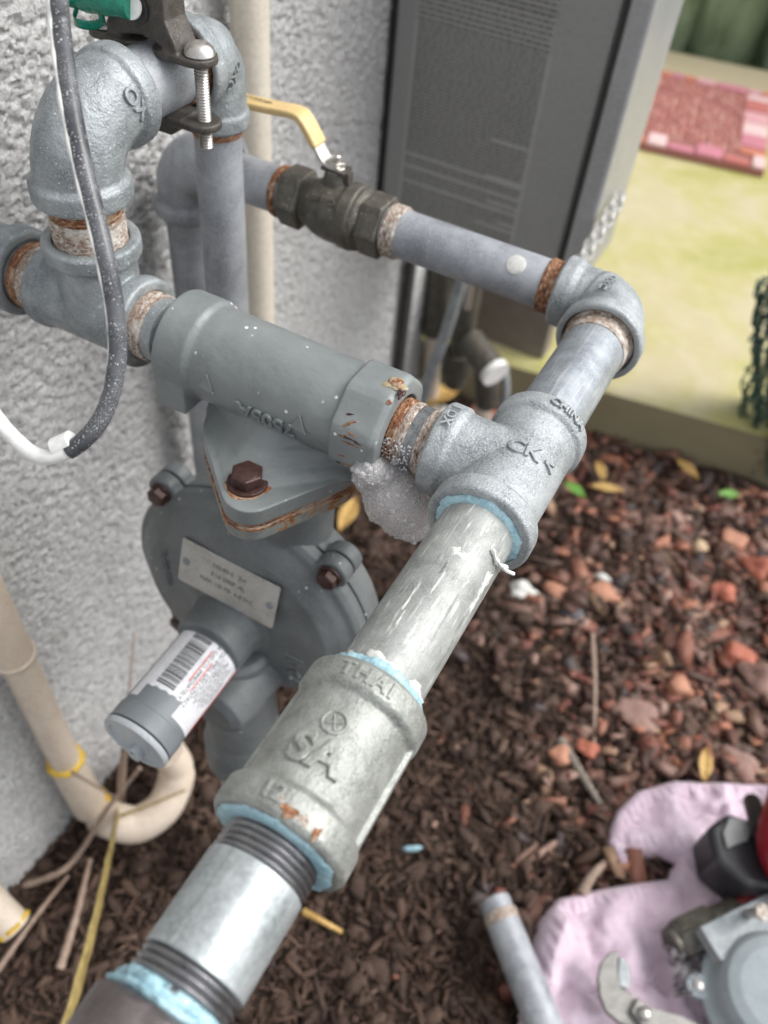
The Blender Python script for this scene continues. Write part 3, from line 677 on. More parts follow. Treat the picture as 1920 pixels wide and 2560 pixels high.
# lower run: pipe, coupling, nipple, reducer
T = gas_pipe('scratched galvanised pipe between the tee and the lettered coupling', (0, 0, 0), Y, -.036, TY-.029, M['galv_scratched'],
         ((-.0335, -.0275, M['blue_dope'], .0002), (-.0275, -.0240, M['scale_y'], -.0002)))
dope_ring((0, 0, 0), Y, -.0262, PR+.0004, M['blue_dope'], T, seed=5, w=.0034, amp=.0010)
dope_ring((0, 0, 0), Y, -.0225, PR-.0012, M['residue'], T, name='chalky_ring', seed=15, w=.0030, amp=.0010)
def residue(px, py, rx, ry, mm, nm, sd, par):
    d = ray(px, py); A_ = d[0]**2+d[2]**2; B_ = 2*(CAM[0]*d[0]+CAM[2]*d[2]); C_ = CAM[0]**2+CAM[2]**2-PR*PR
    t_ = (-B_-math.sqrt(max(0, B_*B_-4*A_*C_)))/(2*A_); p = CAM+d*t_; th, al = math.atan2(p[0], p[2]), p[1]
    a2, u2, v2 = frame(Y); q_ = random.Random(sd); bm = bmesh.new(); n_ = 28; ph = q_.random()*6; rs = []
    for s_, hh in ((1, -.0002), (.88, .0001), (.5, .00025)):
        ring = []
        for k in range(n_):
            an = k/n_*2*PI; w = 1+.25*math.sin(an*3+ph)+.2*math.sin(an*7+ph*2)+.12*math.sin(an*11)
            t2 = th+ry*s_*w*math.sin(an)/PR; ring.append(bm.verts.new(a2*(al+rx*s_*w*math.cos(an))+(u2*math.cos(t2)+v2*math.sin(t2))*(PR+hh)))
        rs.append(ring)
    for A2, B2 in zip(rs, rs[1:]):
        for k in range(n_): bm.faces.new((A2[k], A2[(k+1) % n_], B2[(k+1) % n_], B2[k]))
    bm.faces.new(rs[-1]); obj(nm, bm, mm, par)
for i, (px, py, rx, ry, nm, mm) in enumerate(((1215, 1455, .0065, .0022, 'white_residue', M['residue']), (1170, 1395, .003, .0045, 'white_residue', M['residue']), (1140, 1375, .0022, .0018, 'white_residue', M['residue']), (1185, 1510, .005, .0012, 'white_residue', M['residue']), (1075, 1555, .0045, .0009, 'pale_scratch', M['residue']), (1100, 1545, .004, .0008, 'pale_scratch', M['residue']), (1060, 1610, .003, .0010, 'pale_scratch', M['residue']), (1020, 1500, .006, .0005, 'pale_scratch', M['residue']), (1000, 1545, .004, .0004, 'pale_scratch', M['residue']), (1120, 1625, .005, .0008, 'dark_scrape', M['scrape']), (1150, 1560, .004, .0006, 'dark_scrape', M['scrape']), (1110, 1420, .0035, .0006, 'dark_scrape', M['scrape']), (930, 1720, .0018, .0030, 'blue_smear', M['blue_dope']), (960, 1690, .0012, .0022, 'blue_smear', M['blue_dope']))):
    residue(px, py, rx, ry, mm, nm, i, T)
bm = bmesh.new(); sweep(bm, smooth_path([(.0120, .048, .0125), (.0155, .046, .0095), (.0180, .0475, .0060), (.0186, .051, .003)], 14), [.0012+.0006*math.sin(k*1.7) for k in range(15)], 8, flat=(1, .6))
sweep(bm, smooth_path([(.0183, .048, .0045), (.021, .047, .0052), (.023, .0485, .0036)], 6), .0008, 8); obj('tape_shred', bm, M['white_plastic'], T, angle=60)
T = thing('pipe_coupling', 'large galvanised coupling embossed SA in the foreground', 'pipe fitting', (0, -.055, 0), 'galvanised pipe fittings')
bm = bmesh.new(); c0, c1 = -.0905, -.0290
lathe(bm, [(c0+.006, .0212), (c1-.006, .0212)], (0, 0, 0), Y, 72)
collar(bm, (0, 0, 0), Y, c1, .0115, .0238, PR+.0010, .003, rim=.0018)
collar(bm, (0, 0, 0), (0, -1, 0), -c0, .0115, .0245, PR+.0030, .009, rim=.0018)
# parting ribs along both sides
for sx, dz in ((1, -.25), (-1, .25)):
    box(bm, (-.002, c0+.012, .018), (.002, c1-.012, .0232), Matrix.Rotation(R(90*sx)+dz*0, 4, 'Y'))
cast('body', bm, M['galv_coupling'], T, .0006, 4)
def surf(px, py, r):                             # (angle, y) on the main run's surface of the place seen at (px, py)
    d = ray(px, py); A_ = d[0]**2+d[2]**2; B_ = 2*(CAM[0]*d[0]+CAM[2]*d[2]); C_ = CAM[0]**2+CAM[2]**2-r*r
    t_ = (-B_-math.sqrt(B_*B_-4*A_*C_))/(2*A_); p = CAM+d*t_; return math.atan2(p[0], p[2]), p[1]
SA_TH, SA_Y = surf(790, 1882, .0213)
EM_TH, EM_Y = surf(836, 1806, .0213)
obj('raised_lettering', wrap_text('SA', .0150, (0, 0, 0), Y, .0213, SA_TH, SA_Y, rot=R(-90+4), depth=.0016, bevel=.0006, bold=.0002, space=1.05), M['galv_coupling'], T)
obj('raised_lettering', wrap_text('THAI', .0078, (0, 0, 0), Y, .0236, R(2), c1-.0062, rot=R(-90), depth=.0012, bevel=.0003, space=1.25), M['galv_coupling'], T)
obj('raised_lettering', wrap_text('12', .0078, (0, 0, 0), Y, .0243, R(-10), c0+.0062, rot=R(-90), depth=.0012, bevel=.0003), M['galv_coupling'], T)
def patch_on(O_, axis, al, th, r0, rx, ry, h, mm, name, seed, parent):
    a2, u2, v2 = frame(axis); O_ = Vector(O_); q_ = random.Random(seed); bm = bmesh.new(); n_ = 24; ph = q_.random()*6
    rs = []
    for s, hh in ((1, -.0003), (.9, h*.4), (.55, h), (.25, h*.8)):
        ring = []
        for k in range(n_):
            an = k/n_*2*PI; w = 1+.22*math.sin(an*3+ph)+.16*math.sin(an*5+ph*2)
            t2 = th + ry*s*w*math.sin(an)/r0; ring.append(bm.verts.new(O_ + a2*(al+rx*s*w*math.cos(an)) + (u2*math.cos(t2)+v2*math.sin(t2))*(r0+hh)))
        rs.append(ring)
    for A_, B_ in zip(rs, rs[1:]):
        for k in range(n_): bm.faces.new((A_[k], A_[(k+1) % n_], B_[(k+1) % n_], B_[k]))
    bm.faces.new(rs[-1]); return obj(name, bm, mm, parent)
for i, (px, py, rx, ry) in enumerate(((722, 2028, .0020, .0030), (758, 2050, .0016, .0022), (790, 2085, .0022, .0014), (700, 1995, .0012, .0016))):
    th_, al_ = surf(px, py, .0245); patch_on((0, 0, 0), Y, al_, th_, .0245, rx, ry, .0004, M['scale_y'] if i % 2 else M['rust_y'], 'rust_patch', i, T)
# circled emblem
a_, u_, v_ = frame(Y)
def onc(al, th, rr): return Vector((0, 0, 0)) + a_*al + (u_*math.cos(th) + v_*math.sin(th))*rr
bm = bmesh.new()
cc, thc, rr_ = EM_Y, EM_TH, .0040
sweep(bm, [onc(cc+rr_*math.sin(k/32*2*PI), thc+rr_*math.cos(k/32*2*PI)/.0212, .0214) for k in range(33)], .0005, 8)
for a0 in (0.5, 0.5+PI/2): sweep(bm, [onc(cc+rr_*s*.7*math.sin(a0), thc+rr_*s*.7*math.cos(a0)/.0212, .0214) for s in (-1, -.5, 0, .5, 1)], .0004, 8)
obj('circled_emblem', bm, M['galv_coupling'], T)
dope_ring((0, 0, 0), (0, -1, 0), .0880, PR+.0016, M['blue_dope'], T, seed=9, w=.0030, amp=.0014)
dope_ring((0, 0, 0), (0, -1, 0), .0900, PR+.0034, M['blue_dope'], T, seed=19, w=.0012, amp=.0011)
T = gas_pipe('bright new galvanised nipple with oily black threads below the coupling', (0, 0, 0), Y, -.1320, -.1010, M['galv_new'], ((-.1008, -.080, M['dark_thread'], -.0014), (-.1440, -.1322, M['dark_thread'], -.0014)), name='pipe_nipple')
dope_ring((0, 0, 0), Y, -.1415, PR-.0006, M['blue_dope'], T, seed=4, w=.0026, amp=.0013)
dope_ring((0, 0, 0), Y, -.1440, PR+.0008, M['blue_dope'], T, seed=14, w=.0016, amp=.0011)
# wrench sleeve at the bottom edge: ribbed dark iron adapter
bm = bmesh.new(); lathe(bm, [(-.30, .0205), (-.1475, .0205), (-.1457, .0195), (-.1452, PR+.0005), (-.149, PR-.001)], (0, 0, 0), Y, 96, shape=lambda an, i, tt: 1+(.045*abs(math.sin(an*4.5)) if i < 2 else 0))
t = obj('pipe_adapter', bm, M['iron_brown'], None); tag(t, 'brownish ribbed iron adapter at the bottom left photo corner smeared with blue paste', 'pipe fitting')

# ------------------------------------------------------------------ regulator (axis along x at y = TY, z = 0)
gas_pipe('wet rusty threaded nipple between the grey regulator and the tee', (0, TY, 0), (-1, 0, 0), .028, .075, M['wet_steel'],
         ((.0375, .0435, M['scale_x'], .0000), (.0490, .0530, M['scale_x'], .0000), (.0532, .0585, M['rust_x'], .0002)), r=.0157, name='pipe_nipple')
RG = thing('gas_regulator', 'grey painted gas pressure regulator with barcode sticker and rusty bolted flange', 'regulator', (-.12, TY, -.04))
bm = bmesh.new(); O = (0, TY, 0)
lathe(bm, [(-.172, .0243), (-.070, .0236)], O, X, 72)
# left collar with flat, right octagonal collar
octs = lambda an, i, tt: 1/max(math.cos(((an+PI/8) % (PI/4))-PI/8), .955)*.975
lathe(bm, [(-.1825, .0240), (-.1812, .0264), (-.1640, .0264), (-.1605, .0240)], O, X, 80)
box(bm, (-.1815, TY-.0258, -.0235), (-.1635, TY-.004, -.003))
lathe(bm, [(-.0815, .0225), (-.0805, .0264), (-.0605, .0264), (-.0577, .0248), (-.0573, .0180), (-.062, .0178)], O, X, 80, shape=lambda an, i, tt: octs(an, i, tt) if i < 4 else 1)
# skirt from the tube down to the flange
N1 = hull2([(-.118, TY, .020), (-.1185, TY-.038, .014), (-.1185, TY+.038, .014), (-.145, TY, .022), (-.088, TY, .022)], 36)
def ring_at(sc, z, cx=-.118): return [(cx+(x-cx)*sc[0], TY+(y-TY)*sc[1], z) for x, y in N1]
levels = [ring_at((.98, .99), -.0305), ring_at((.95, .94), -.0278), ring_at((.88, .74), -.0245), ring_at((.84, .58), -.019), ring_at((.8, .44), -.009), ring_at((.7, .2), .004)]
rr = [[bm.verts.new(p) for p in lv] for lv in levels]
for A_, B_ in zip(rr, rr[1:]):
    for k in range(len(N1)): bm.faces.new((A_[k], A_[(k+1) % len(N1)], B_[(k+1) % len(N1)], B_[k]))
bm.faces.new(rr[0][::-1]); bm.faces.new(rr[-1])
FL = hull2([(-.118, TY, .0440), (-.1095, TY-.0475, .014), (-.1095, TY+.0475, .014)], 48)
prism(bm, FL, -.0385, -.0285, (0, 0, 0), X, Y, Z)
body = cast('regulator_body', bm, M['grey_paint'], RG, .0007, 4)
obj('raised_lettering', wrap_text('7505A', .0120, O, X, .0246, R(99), -.116, rot=R(180), depth=.0016, bevel=.0003, bold=.0001), M['grey_paint'], RG)
for xx, sg in ((-.150, 1), (-.098, 1)):
    bm = bmesh.new(); prism(bm, [(-.0045, -.0035), (.0045, -.0045), (.0005, .0055)], 0, .0007, (xx, TY-.0240, .0022), X, (0, .1, 1), (0, -1, .1)); obj('flow_arrow', bm, M['grey_paint'], RG, bevel=.0003)
# rusty gasket and lower flange
bm = bmesh.new(); prism(bm, [(-.118+(x+.118)*.985, TY+(y-TY)*.985) for x, y in FL], -.0405, -.0386, (0, 0, 0), X, Y, Z); obj('rusty_gasket', bm, M['rust_z'], RG, smooth=False)
bm = bmesh.new(); prism(bm, FL, -.0495, -.0407, (0, 0, 0), X, Y, Z); lf = cast('lower_flange', bm, M['paint_rusty'], RG, .0007, 3)
bm = bmesh.new(); prism(bm, [(-.118+(x+.118)*1.004, TY+(y-TY)*1.004) for x, y in FL], -.0424, -.0410, (0, 0, 0), X, Y, Z); obj('rust_streak', bm, M['rust_z'], RG, smooth=False)
def hexbolt(O, axis, rf, h, parent, name='flange_bolt', wash=1.3):
    bm = bmesh.new(); lathe(bm, [(0, rf*wash), (h*.22, rf*wash*.97), (h*.26, rf*.9)], O, axis, 32)
    lathe(bm, [(h*.22, rf*1.05), (h*.92, rf*1.05), (h, rf*.92)], O, axis, 6)
    lathe(bm, [(h*.9, rf*.80), (h*1.02, rf*.78), (h*1.03, rf*.74)], O, axis, 24)
    return obj(name, bm, M['bolt'], parent, angle=30, bevel=.0004)
hexbolt((-.1135, TY-.0445, -.0287), Z, .0078, .0085, RG); hexbolt((-.1135, TY+.0445, -.0287), Z, .0078, .0085, RG)
bm = bmesh.new(); lathe(bm, [(0, .0112), (.0003, .0111), (.00045, .0095)], (-.1135, TY-.0445, -.0286), Z, 40, shape=lambda an, i, tt: 1+.05*math.sin(an*3)+.03*math.sin(an*7)); obj('rust_ring', bm, M['rust_z'], RG)
# rust patches on the right collar: a blistered scab, a ring, and wrench gouges
a_, u_, v_ = frame(X)
def blot(al, th, r0, rx, ry, h, mm, name, seed):
    rr_ = random.Random(seed); bm = bmesh.new(); n_ = 24; ph = rr_.random()*6
    def P_(s, k, hh):
        w = 1+.18*math.sin(k/n_*2*PI*3+ph)+.12*math.sin(k/n_*2*PI*5+ph*2)
        return O_ + a_*(al+rx*s*w*math.cos(k/n_*2*PI)) + (u_*math.cos(th+ry*s*w*math.sin(k/n_*2*PI)/r0)+v_*math.sin(th+ry*s*w*math.sin(k/n_*2*PI)/r0))*(r0+hh)
    O_ = Vector(O); rs = [[bm.verts.new(P_(s, k, hh)) for k in range(n_)] for s, hh in ((1, -.0002), (.9, h*.4), (.55, h), (.25, h*.8))]
    for A_, B_ in zip(rs, rs[1:]):
        for k in range(n_): bm.faces.new((A_[k], A_[(k+1) % n_], B_[(k+1) % n_], B_[k]))
    bm.faces.new(rs[-1]); return obj(name, bm, mm, RG)
def surfx(px, py, r):                            # (angle, x) on the regulator tube's surface of the place seen at (px, py)
    d = ray(px, py); oy = CAM[1]-TY; A2 = d[1]**2+d[2]**2; B2_ = 2*(oy*d[1]+CAM[2]*d[2]); C2 = oy*oy+CAM[2]**2-r*r
    t2 = (-B2_-math.sqrt(max(0, B2_*B2_-4*A2*C2)))/(2*A2); p = CAM+d*t2; q = Vector((0, p[1]-TY, p[2])); return math.atan2(q.dot(v_), q.dot(u_)), p[0]
th_, al_ = surfx(990, 958, .0264); patch_on(O, X, al_, th_, .0264, .0050, .0046, .00035, M['paint_stain'], 'rust_halo', 1, RG)
patch_on(O, X, al_+.0003, th_, .0266, .0034, .0034, .0009, M['rust_x'], 'rust_scab', 2, RG)
th_, al_ = surfx(1003, 985, .0264); patch_on(O, X, al_, th_, .0266, .0018, .0026, .0007, M['bolt'], 'rust_scab', 5, RG)
th_, al_ = surfx(972, 1006, .0264); patch_on(O, X, al_, th_, .0265, .0013, .0013, .0006, M['rust_x'], 'rust_spot', 3, RG)
rs_ = random.Random(8)
for k, (px, py, qx, qy) in enumerate(((858, 1048, 885, 1050), (856, 1072, 904, 1066), (852, 1078, 880, 1074), (842, 1098, 900, 1120), (846, 1104, 870, 1100), (846, 1112, 910, 1140), (880, 1116, 905, 1128), (838, 1150, 868, 1158), (842, 1166, 892, 1180), (836, 1164, 858, 1170), (866, 1090, 896, 1112))):
    t0_, x0_ = surfx(px+4, py-14, .0262); t1_, x1_ = surfx(qx+2, qy-14, .0262)
    bm = bmesh.new(); pts = []
    for s_q in np.linspace(0, 1, 7):
        th = t0_+(t1_-t0_)*s_q; rad = .0262 if k else .0262
        pts.append(Vector(O)+a_*(x0_+(x1_-x0_)*s_q)+(u_*math.cos(th)+v_*math.sin(th))*(rad*octs(-th % (2*PI), 1, 0)*0+.0261*max(1/max(math.cos(((th+PI/8) % (PI/4))-PI/8), .955)*.975, .98)+.0001))
    sweep(bm, pts, [.0001, .0005, .0008, .0007, .0005, .0003, .0001], 6, flat=(.6, 1)); obj('rusty_gouge', bm, M['rust_x'] if k % 3 else M['bolt'], RG)
# neck, diaphragm case (disc standing in the x-z plane) with ears and bolts
DC = Vector((-.147, TY, -.190)); NEG = (0, -1, 0)
bm = bmesh.new(); lathe(bm, [(-.150, .024), (-.0496, .026)], (-.125, TY+.014, 0), Z, 48)
lathe(bm, [(-.035, .060), (-.025, .082), (-.006, .0865), (-.0045, .0865)], DC, NEG, 96)
for a in (48, 132, 228, 312):
    e = DC + Vector((math.cos(R(a)), 0, math.sin(R(a))))*.0905; e2 = DC + Vector((math.cos(R(a)), 0, math.sin(R(a))))*.074
    lathe(bm, [(-.014, .0105), (-.0045, .0105)], e, NEG, 32)
    d = (e-e2).normalized(); s = d.cross(Vector((0, 1, 0)))
    prism(bm, [(-.018, -.010), (.018, -.010), (.0095, .014), (-.0095, .014)], -.012, -.0045, e2, s, d, NEG)
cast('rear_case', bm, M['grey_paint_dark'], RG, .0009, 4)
bm = bmesh.new()
lathe(bm, [(-.0035, .0865), (.004, .0875), (.0075, .0850), (.009, .081), (.0135, .0765), (.0195, .068), (.0225, .055), (.0240, .040), (.0250, .030), (.028, .0250), (.035, .0236), (.05, .0232)], DC, NEG, 96)
for a in (48, 132, 228, 312):
    c_ = Vector((math.cos(R(a)), 0, math.sin(R(a)))); e = DC + c_*.0905; e2 = DC + c_*.074
    lathe(bm, [(-.0035, .0105), (.006, .0105)], e, NEG, 32)
    s = c_.cross(Vector((0, 1, 0))); prism(bm, [(-.020, -.012), (.020, -.012), (.0095, .014), (-.0095, .014)], -.0035, .005, e2, s, c_, NEG)
# boss for the vent below the barrel, swelling out of the dome
lathe(bm, [(.010, .024), (.050, .0225), (.062, .0195), (.066, .013)], DC+Vector((.012, 0, -.050)), NEG, 48)
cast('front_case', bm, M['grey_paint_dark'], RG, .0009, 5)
for a in (48, 132, 228, 312): hexbolt(DC + Vector((math.cos(R(a)), 0, math.sin(R(a))))*.0905 + Vector((0, -.0062, 0)), NEG, .0062, .007, RG, 'case_bolt', 1.22)
# barrel (spring housing) with sticker and cap
BO = DC + Vector((0, 0, -.004)); bax = Vector((0, -1, -.03)).normalized(); BL = .121; BR = .0212
bm = bmesh.new(); lathe(bm, [(.02, .0225), (.045, BR+.0006), (.055, BR), (BL-.004, BR)], BO, bax, 72); obj('spring_barrel', bm, M['grey_plastic'], RG)
bm = bmesh.new(); lathe(bm, [(BL-.0155, BR+.0001), (BL-.0150, BR+.0007), (BL-.0045, BR+.0007), (BL-.0040, BR)], BO, bax, 72); obj('barrel_band', bm, M['grey_plastic'], RG)
bm = bmesh.new(); lathe(bm, [(BL-.0036, BR-.001), (BL-.003, BR+.0008), (BL-.0005, BR+.0008), (BL+.0005, BR), (BL+.0003, BR-.003), (BL-.0008, BR-.0034), (BL-.0008, .004)], BO, bax, 72); cap = obj('end_cap', bm, M['light_plastic'], RG)
a_, u_, v_ = frame(bax)
cp = BO + a_*(BL-.001)
bm = bmesh.new(); prism(bm, hull2([(0, -.006, .0035), (0, -.012, .0040)], 24), 0, .0045, cp, v_, u_, a_); obj('seal_tab', bm, M['light_plastic'], RG, bevel=.0006)
bm = bmesh.new(); lathe(bm, [(0, .0009), (.0001, .0009)], cp + u_*-.0055 + a_*.0046, a_, 16); obj('tab_hole', bm, M['ink'], RG)
# sticker on the barrel: a thin sheet wrapped round it, notched paint-bare corners
def bpt(al, th, rr): return BO + a_*al + (u_*math.cos(th)+v_*math.sin(th))*rr
def sheet(name, a0, a1, t0, t1, rr, m, parent, keepf=None, na=60, nt=60):
    P = np.array([[tuple(bpt(a0+(a1-a0)*i/na, t0+(t1-t0)*j/nt, rr)) for i in range(na+1)] for j in range(nt+1)])
    kk = None
    if keepf: kk = np.array([[keepf((i+.5)/na, (j+.5)/nt) for i in range(na)] for j in range(nt)])
    me = grid_mesh(name, P, kk)
    return obj(name, me, m, parent)
SGN = 1
# angle measured from world up towards v_; which side faces the camera?
camside = 1 if v_.dot(Vector(CAM)-BO) > 0 else -1
TC = math.atan2((Vector(CAM)-BO-bax*.07).dot(v_), (Vector(CAM)-BO-bax*.07).dot(u_))
T0, T1 = TC - camside*R(76), TC + camside*R(80)
def fw(w): return (TC + camside*math.asin(w) - T0)/(T1-T0)
def kf(i, j):
    ti = j
    wob = .035*math.sin(i*40)+.02*math.sin(j*60)
    if .34 < ti < .60 and i < .14+wob - .5*(ti-.47)**2*8: return False      # torn away where the paint shows
    if .17 < ti < .60 and i > .88+wob*.6-.10*(ti-.17): return False
    if ti < .03 or ti > .985: return False
    return True
st = sheet('barcode_sticker', .036, .102, T0, T1, BR+.00022, M['paper'], RG, kf, 120, 120)
rb = random.Random(5)
bm = bmesh.new(); al = .0450
def patch(bm, a0, a1, t0, t1, rr, nt=6):
    rows = [[bm.verts.new(bpt(a_0, t0+(t1-t0)*k/nt, rr)) for a_0 in (a0, a1)] for k in range(nt+1)]
    for A_, B_ in zip(rows, rows[1:]): bm.faces.new((A_[0], A_[1], B_[1], B_[0]))
tb0, tb1 = T0+(T1-T0)*fw(-.62), T0+(T1-T0)*fw(-.08)
while al < .0890:
    w = rb.choice((.00035, .00035, .0007, .0011)); patch(bm, al, al+w, tb0, tb1, BR+.00036); al += w + rb.choice((.0004, .0006, .0009))
obj('barcode', bm, M['ink'], RG, smooth=False)
def btext(s, size, al, frac, m=M['ink'], **kw):
    # reads towards the cap, its top towards the lower right
    th = T0+(T1-T0)*frac
    me = text_mesh(s, size, .00002, **kw); bm = bmesh.new(); bm.from_mesh(me); bpy.data.meshes.remove(me)
    for w in bm.verts: w.co = bpt(al+w.co.x, th + camside*(w.co.y)/BR, BR+.00040+w.co.z)
    obj('printed_text', bm, m, RG, smooth=False)
btext('YOUR GAS CO. IMMEDIATELY.', .0036, .068, fw(.16))
btext('IF YOU SMELL GAS CONTACT', .0036, .070, fw(.36))
for al0, al1, fr in ((.056, .080, fw(.06)), (.062, .084, fw(.265))):
    bm = bmesh.new(); t_ = T0+(T1-T0)*fr; patch(bm, al0, al1, t_, t_+camside*.0007/BR, BR+.00042, 2); obj('red_underline', bm, M['ink_red'], RG, smooth=False)
for k, fr in enumerate([fw(q) for q in (.48, .56, .64, .72, .80, .87)]):
    btext(('Sensus and customer service', 'do not remove or tamper', 'Warning: gas under pressure', 'keep vent clear at all times', 'service by qualified person', 'read the instructions first')[k] if False else ('in case of fire or gas odor leave', 'the building and call from a safe', 'place. Keep vent open and clear.', 'Do not paint over this label or', 'block the vent. Service only by', 'a qualified person.')[k], .0024, .070 + (k % 2)*.002, fr)
bm = bmesh.new(); t_ = T0+(T1-T0)*fw(.955); patch(bm, .041, .098, t_, t_+camside*.0016/BR, BR+.00042, 3); obj('red_border', bm, M['ink_red'], RG, smooth=False)
# nameplate with two rivets on the dome
pc = DC + Vector((.0015, -.0262, .0415)); pn = Vector((0, -.965, .26)).normalized(); pux = Vector((1, 0, -.03)).normalized(); puy = pn.cross(pux)*1
if puy.z < 0: puy = -puy
bm = bmesh.new(); pw, ph = .0350, .0165
prism(bm, [(-pw+.001, -ph), (pw-.001, -ph), (pw, -ph+.001), (pw, ph-.001), (pw-.001, ph), (-pw+.001, ph), (-pw, ph-.001), (-pw, -ph+.001)], 0, .0006, pc, pux, puy, pn); obj('nameplate', bm, M['nameplate'], RG, smooth=False, bevel=.0002)
for sx in (-1, 1):
    bm = bmesh.new(); lathe(bm, [(0, .0024), (.0008, .0022), (.0013, .001)], pc + pux*sx*(pw-.0045) + pn*.0006, pn, 20); obj('rivet', bm, M['grey_plastic'], RG)
rt = random.Random(4)
for k, s in enumerate(('143-80-2   3/4', '3/16 ORIF  AL', 'MAX 125 PSI  6-8 WC')):
    obj('stamped_text', flat_text(s, .0042, pc + puy*(.008-k*.0068) + pn*.00075 + pux*(.0), pux, puy, depth=.0003), M['stamp'], RG, smooth=False)
obj('raised_script', flat_text('Itron', .017, DC + Vector((.048, -.0232, -.022)), (.10, 0, -1), (1, .14, .10), depth=.0016, bevel=.0003, shear=.35), M['grey_paint_dark'], RG)
obj('raised_script', flat_text('PATENTED', .0065, DC + Vector((-.050, -.0237, .018)), (.12, 0, -1), (1, .12, .12), depth=.0008, shear=.0), M['grey_paint_dark'], RG)
# outlet hub below and the riser it sits on
bm = bmesh.new(); lathe(bm, [(-.368, .0275), (-.362, .0300), (-.335, .0300), (-.318, .0265), (-.215, .0240), (-.212, .020)], (DC.x+.004, TY-.026, 0), Z, 56)
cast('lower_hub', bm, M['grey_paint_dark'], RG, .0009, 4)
bm = bmesh.new(); lathe(bm, [(-.66, .0190), (-.42, .0190), (-.418, .0215), (-.3675, .0215)], (DC.x+.004, TY-.026, 0), Z, 48)
t = obj('vent_pipe', bm, M['stone_grey'], None); tag(t, 'cream pipe stub rising from the soil under the regulator hub', 'pipe')

# ------------------------------------------------------------------ left tee, nipples, big elbow, riser
LX = -.2335; UZ = .0968
gas_pipe('pale scaled nipple between the regulator and the left tee', (0, TY, 0), (-1, 0, 0), .190, .208, M['galv_cast_old'], ((.1965, .2055, M['scale_x'], .0006),), name='pipe_nipple')
T = thing('pipe_tee', 'old grey tee left of the regulator carrying the big elbow', 'pipe fitting', (LX, TY, 0), 'galvanised pipe fittings')
bm = bmesh.new()
lathe(bm, [(-.030, .0205), (.024, .0205)], (LX, TY, 0), X, 64); lathe(bm, [(0, .0205), (.034, .0205)], (LX, TY, 0), Z, 64)
collar(bm, (LX, TY, 0), X, .0300, .009, .0238, PR+.0008, .004); collar(bm, (LX, TY, 0), (-1, 0, 0), .036, .008, .0225, PR+.0008, .004); collar(bm, (LX, TY, 0), Z, .0405, .009, .0240, PR+.0014, .005)
cast('body', bm, M['galv_cast_old'], T, .0007, 9)
bm = bmesh.new(); ringed(bm, (LX, TY, 0), Z, .036, .0408, PR+.0014, .003, .0008); obj('rusty_rim', bm, M['scale_z'], T)
gas_pipe('rust rimmed nipple at the left photo edge between tee and wall fitting', (LX, TY, 0), (-1, 0, 0), .030, .060, M['galv_cast_old'], ((.0365, .0445, M['scale_x'], .0005), (.0447, .0500, M['rust_x'], .0008)), name='pipe_nipple')
T = thing('pipe_elbow', 'galvanised wall fitting cut off by the left photo edge', 'pipe fitting', (LX-.065, TY, 0), 'galvanised pipe fittings')
bm = bmesh.new(); collar(bm, (LX-.088, TY, 0), X, .037, .012, .0240, PR+.001, .003); lathe(bm, [(-.018, .020), (.028, .0205)], (LX-.088, TY, 0), X, 48); cast('body', bm, M['galv_cast_old'], T, .0009, 4)
gas_pipe('short scaly nipple standing between the left tee and big elbow', (LX, TY, 0), Z, .034, .075, M['galv_cast_old'], ((.0380, .0530, M['scale_z'], .0006), (.0532, .0615, M['rust_z'], .0003)), name='pipe_nipple')
T = thing('pipe_elbow', 'big rough galvanised elbow at the upper left, the largest elbow', 'pipe fitting', (LX, TY, UZ), 'galvanised pipe fittings')
bm = bmesh.new(); ER = .026
arc = [Vector((LX, TY, UZ-.031))] + [Vector((LX, TY+ER-ER*math.cos(a), UZ-ER+ER*math.sin(a))) for a in np.linspace(0, PI/2, 18)] + [Vector((LX, TY+.036, UZ))]
sweep(bm, arc, [.0203]+[.0208]*18+[.0203], 48, up=(1, 0, 0))
collar(bm, (LX, TY, UZ), (0, 0, -1), .0360, .010, .0236, PR+.001, .004); collar(bm, (LX, TY, UZ), Y, .0365, .010, .0232, PR+.0008, .004)
cast('body', bm, M['galv_cast_old'], T, .0007, 5)
obj('raised_lettering', wrap_text('OX', .010, (LX, TY+.022, UZ), Y, .0210, R(75), 0, rot=R(-60), depth=.0014, bevel=.0003), M['galv_cast_old'], T)
RY = .2085; RR = .0134
gas_pipe('short galvanised pipe held by the ground clamp between two elbows', (LX, 0, UZ), Y, TY+.034, RY-.018, M['galv_blue'], ((TY+.0375, TY+.0400, M['scale_y'], .0002), (RY-.034, RY-.022, M['rust_y'], .0004)))
T = thing('pipe_elbow', 'galvanised elbow atop the tall riser behind the ground clamp', 'pipe fitting', (LX, RY, UZ), 'galvanised pipe fittings')
bm = bmesh.new()
arc = [Vector((LX, RY-.022, UZ))] + [Vector((LX, RY-.016+.016*math.sin(a), UZ-.016+.016*math.cos(a))) for a in np.linspace(0, PI/2, 18)] + [Vector((LX, RY, UZ-.030))]
sweep(bm, arc, [.0195]*8+[.0170]*12, 48, up=(1, 0, 0)); collar(bm, (LX, RY, UZ), NEG, .0275, .009, .0236, PR+.003, .007); collar(bm, (LX, RY, UZ), (0, 0, -1), .038, .009, .0182, RR+.0006, .004, core=.016)
cast('body', bm, M['galv_cast_old'], T, .0007, 5)
obj('raised_lettering', wrap_text('OXC', .007, (LX, RY-.006, UZ-.006), (0, -.7, .7), .0180, R(0), 0, updir=(1, 0, 0), rot=R(90), depth=.001, bevel=.0002), M['galv_cast_old'], T)
gas_pipe('tall bluish galvanised riser pipe passing behind the regulator', (LX, RY, 0), (0, 0, -1), -UZ+.028, .64, M['galv_blue'], ((-UZ+.0385, -UZ+.0425, M['rust_z'], .0004),), r=RR)

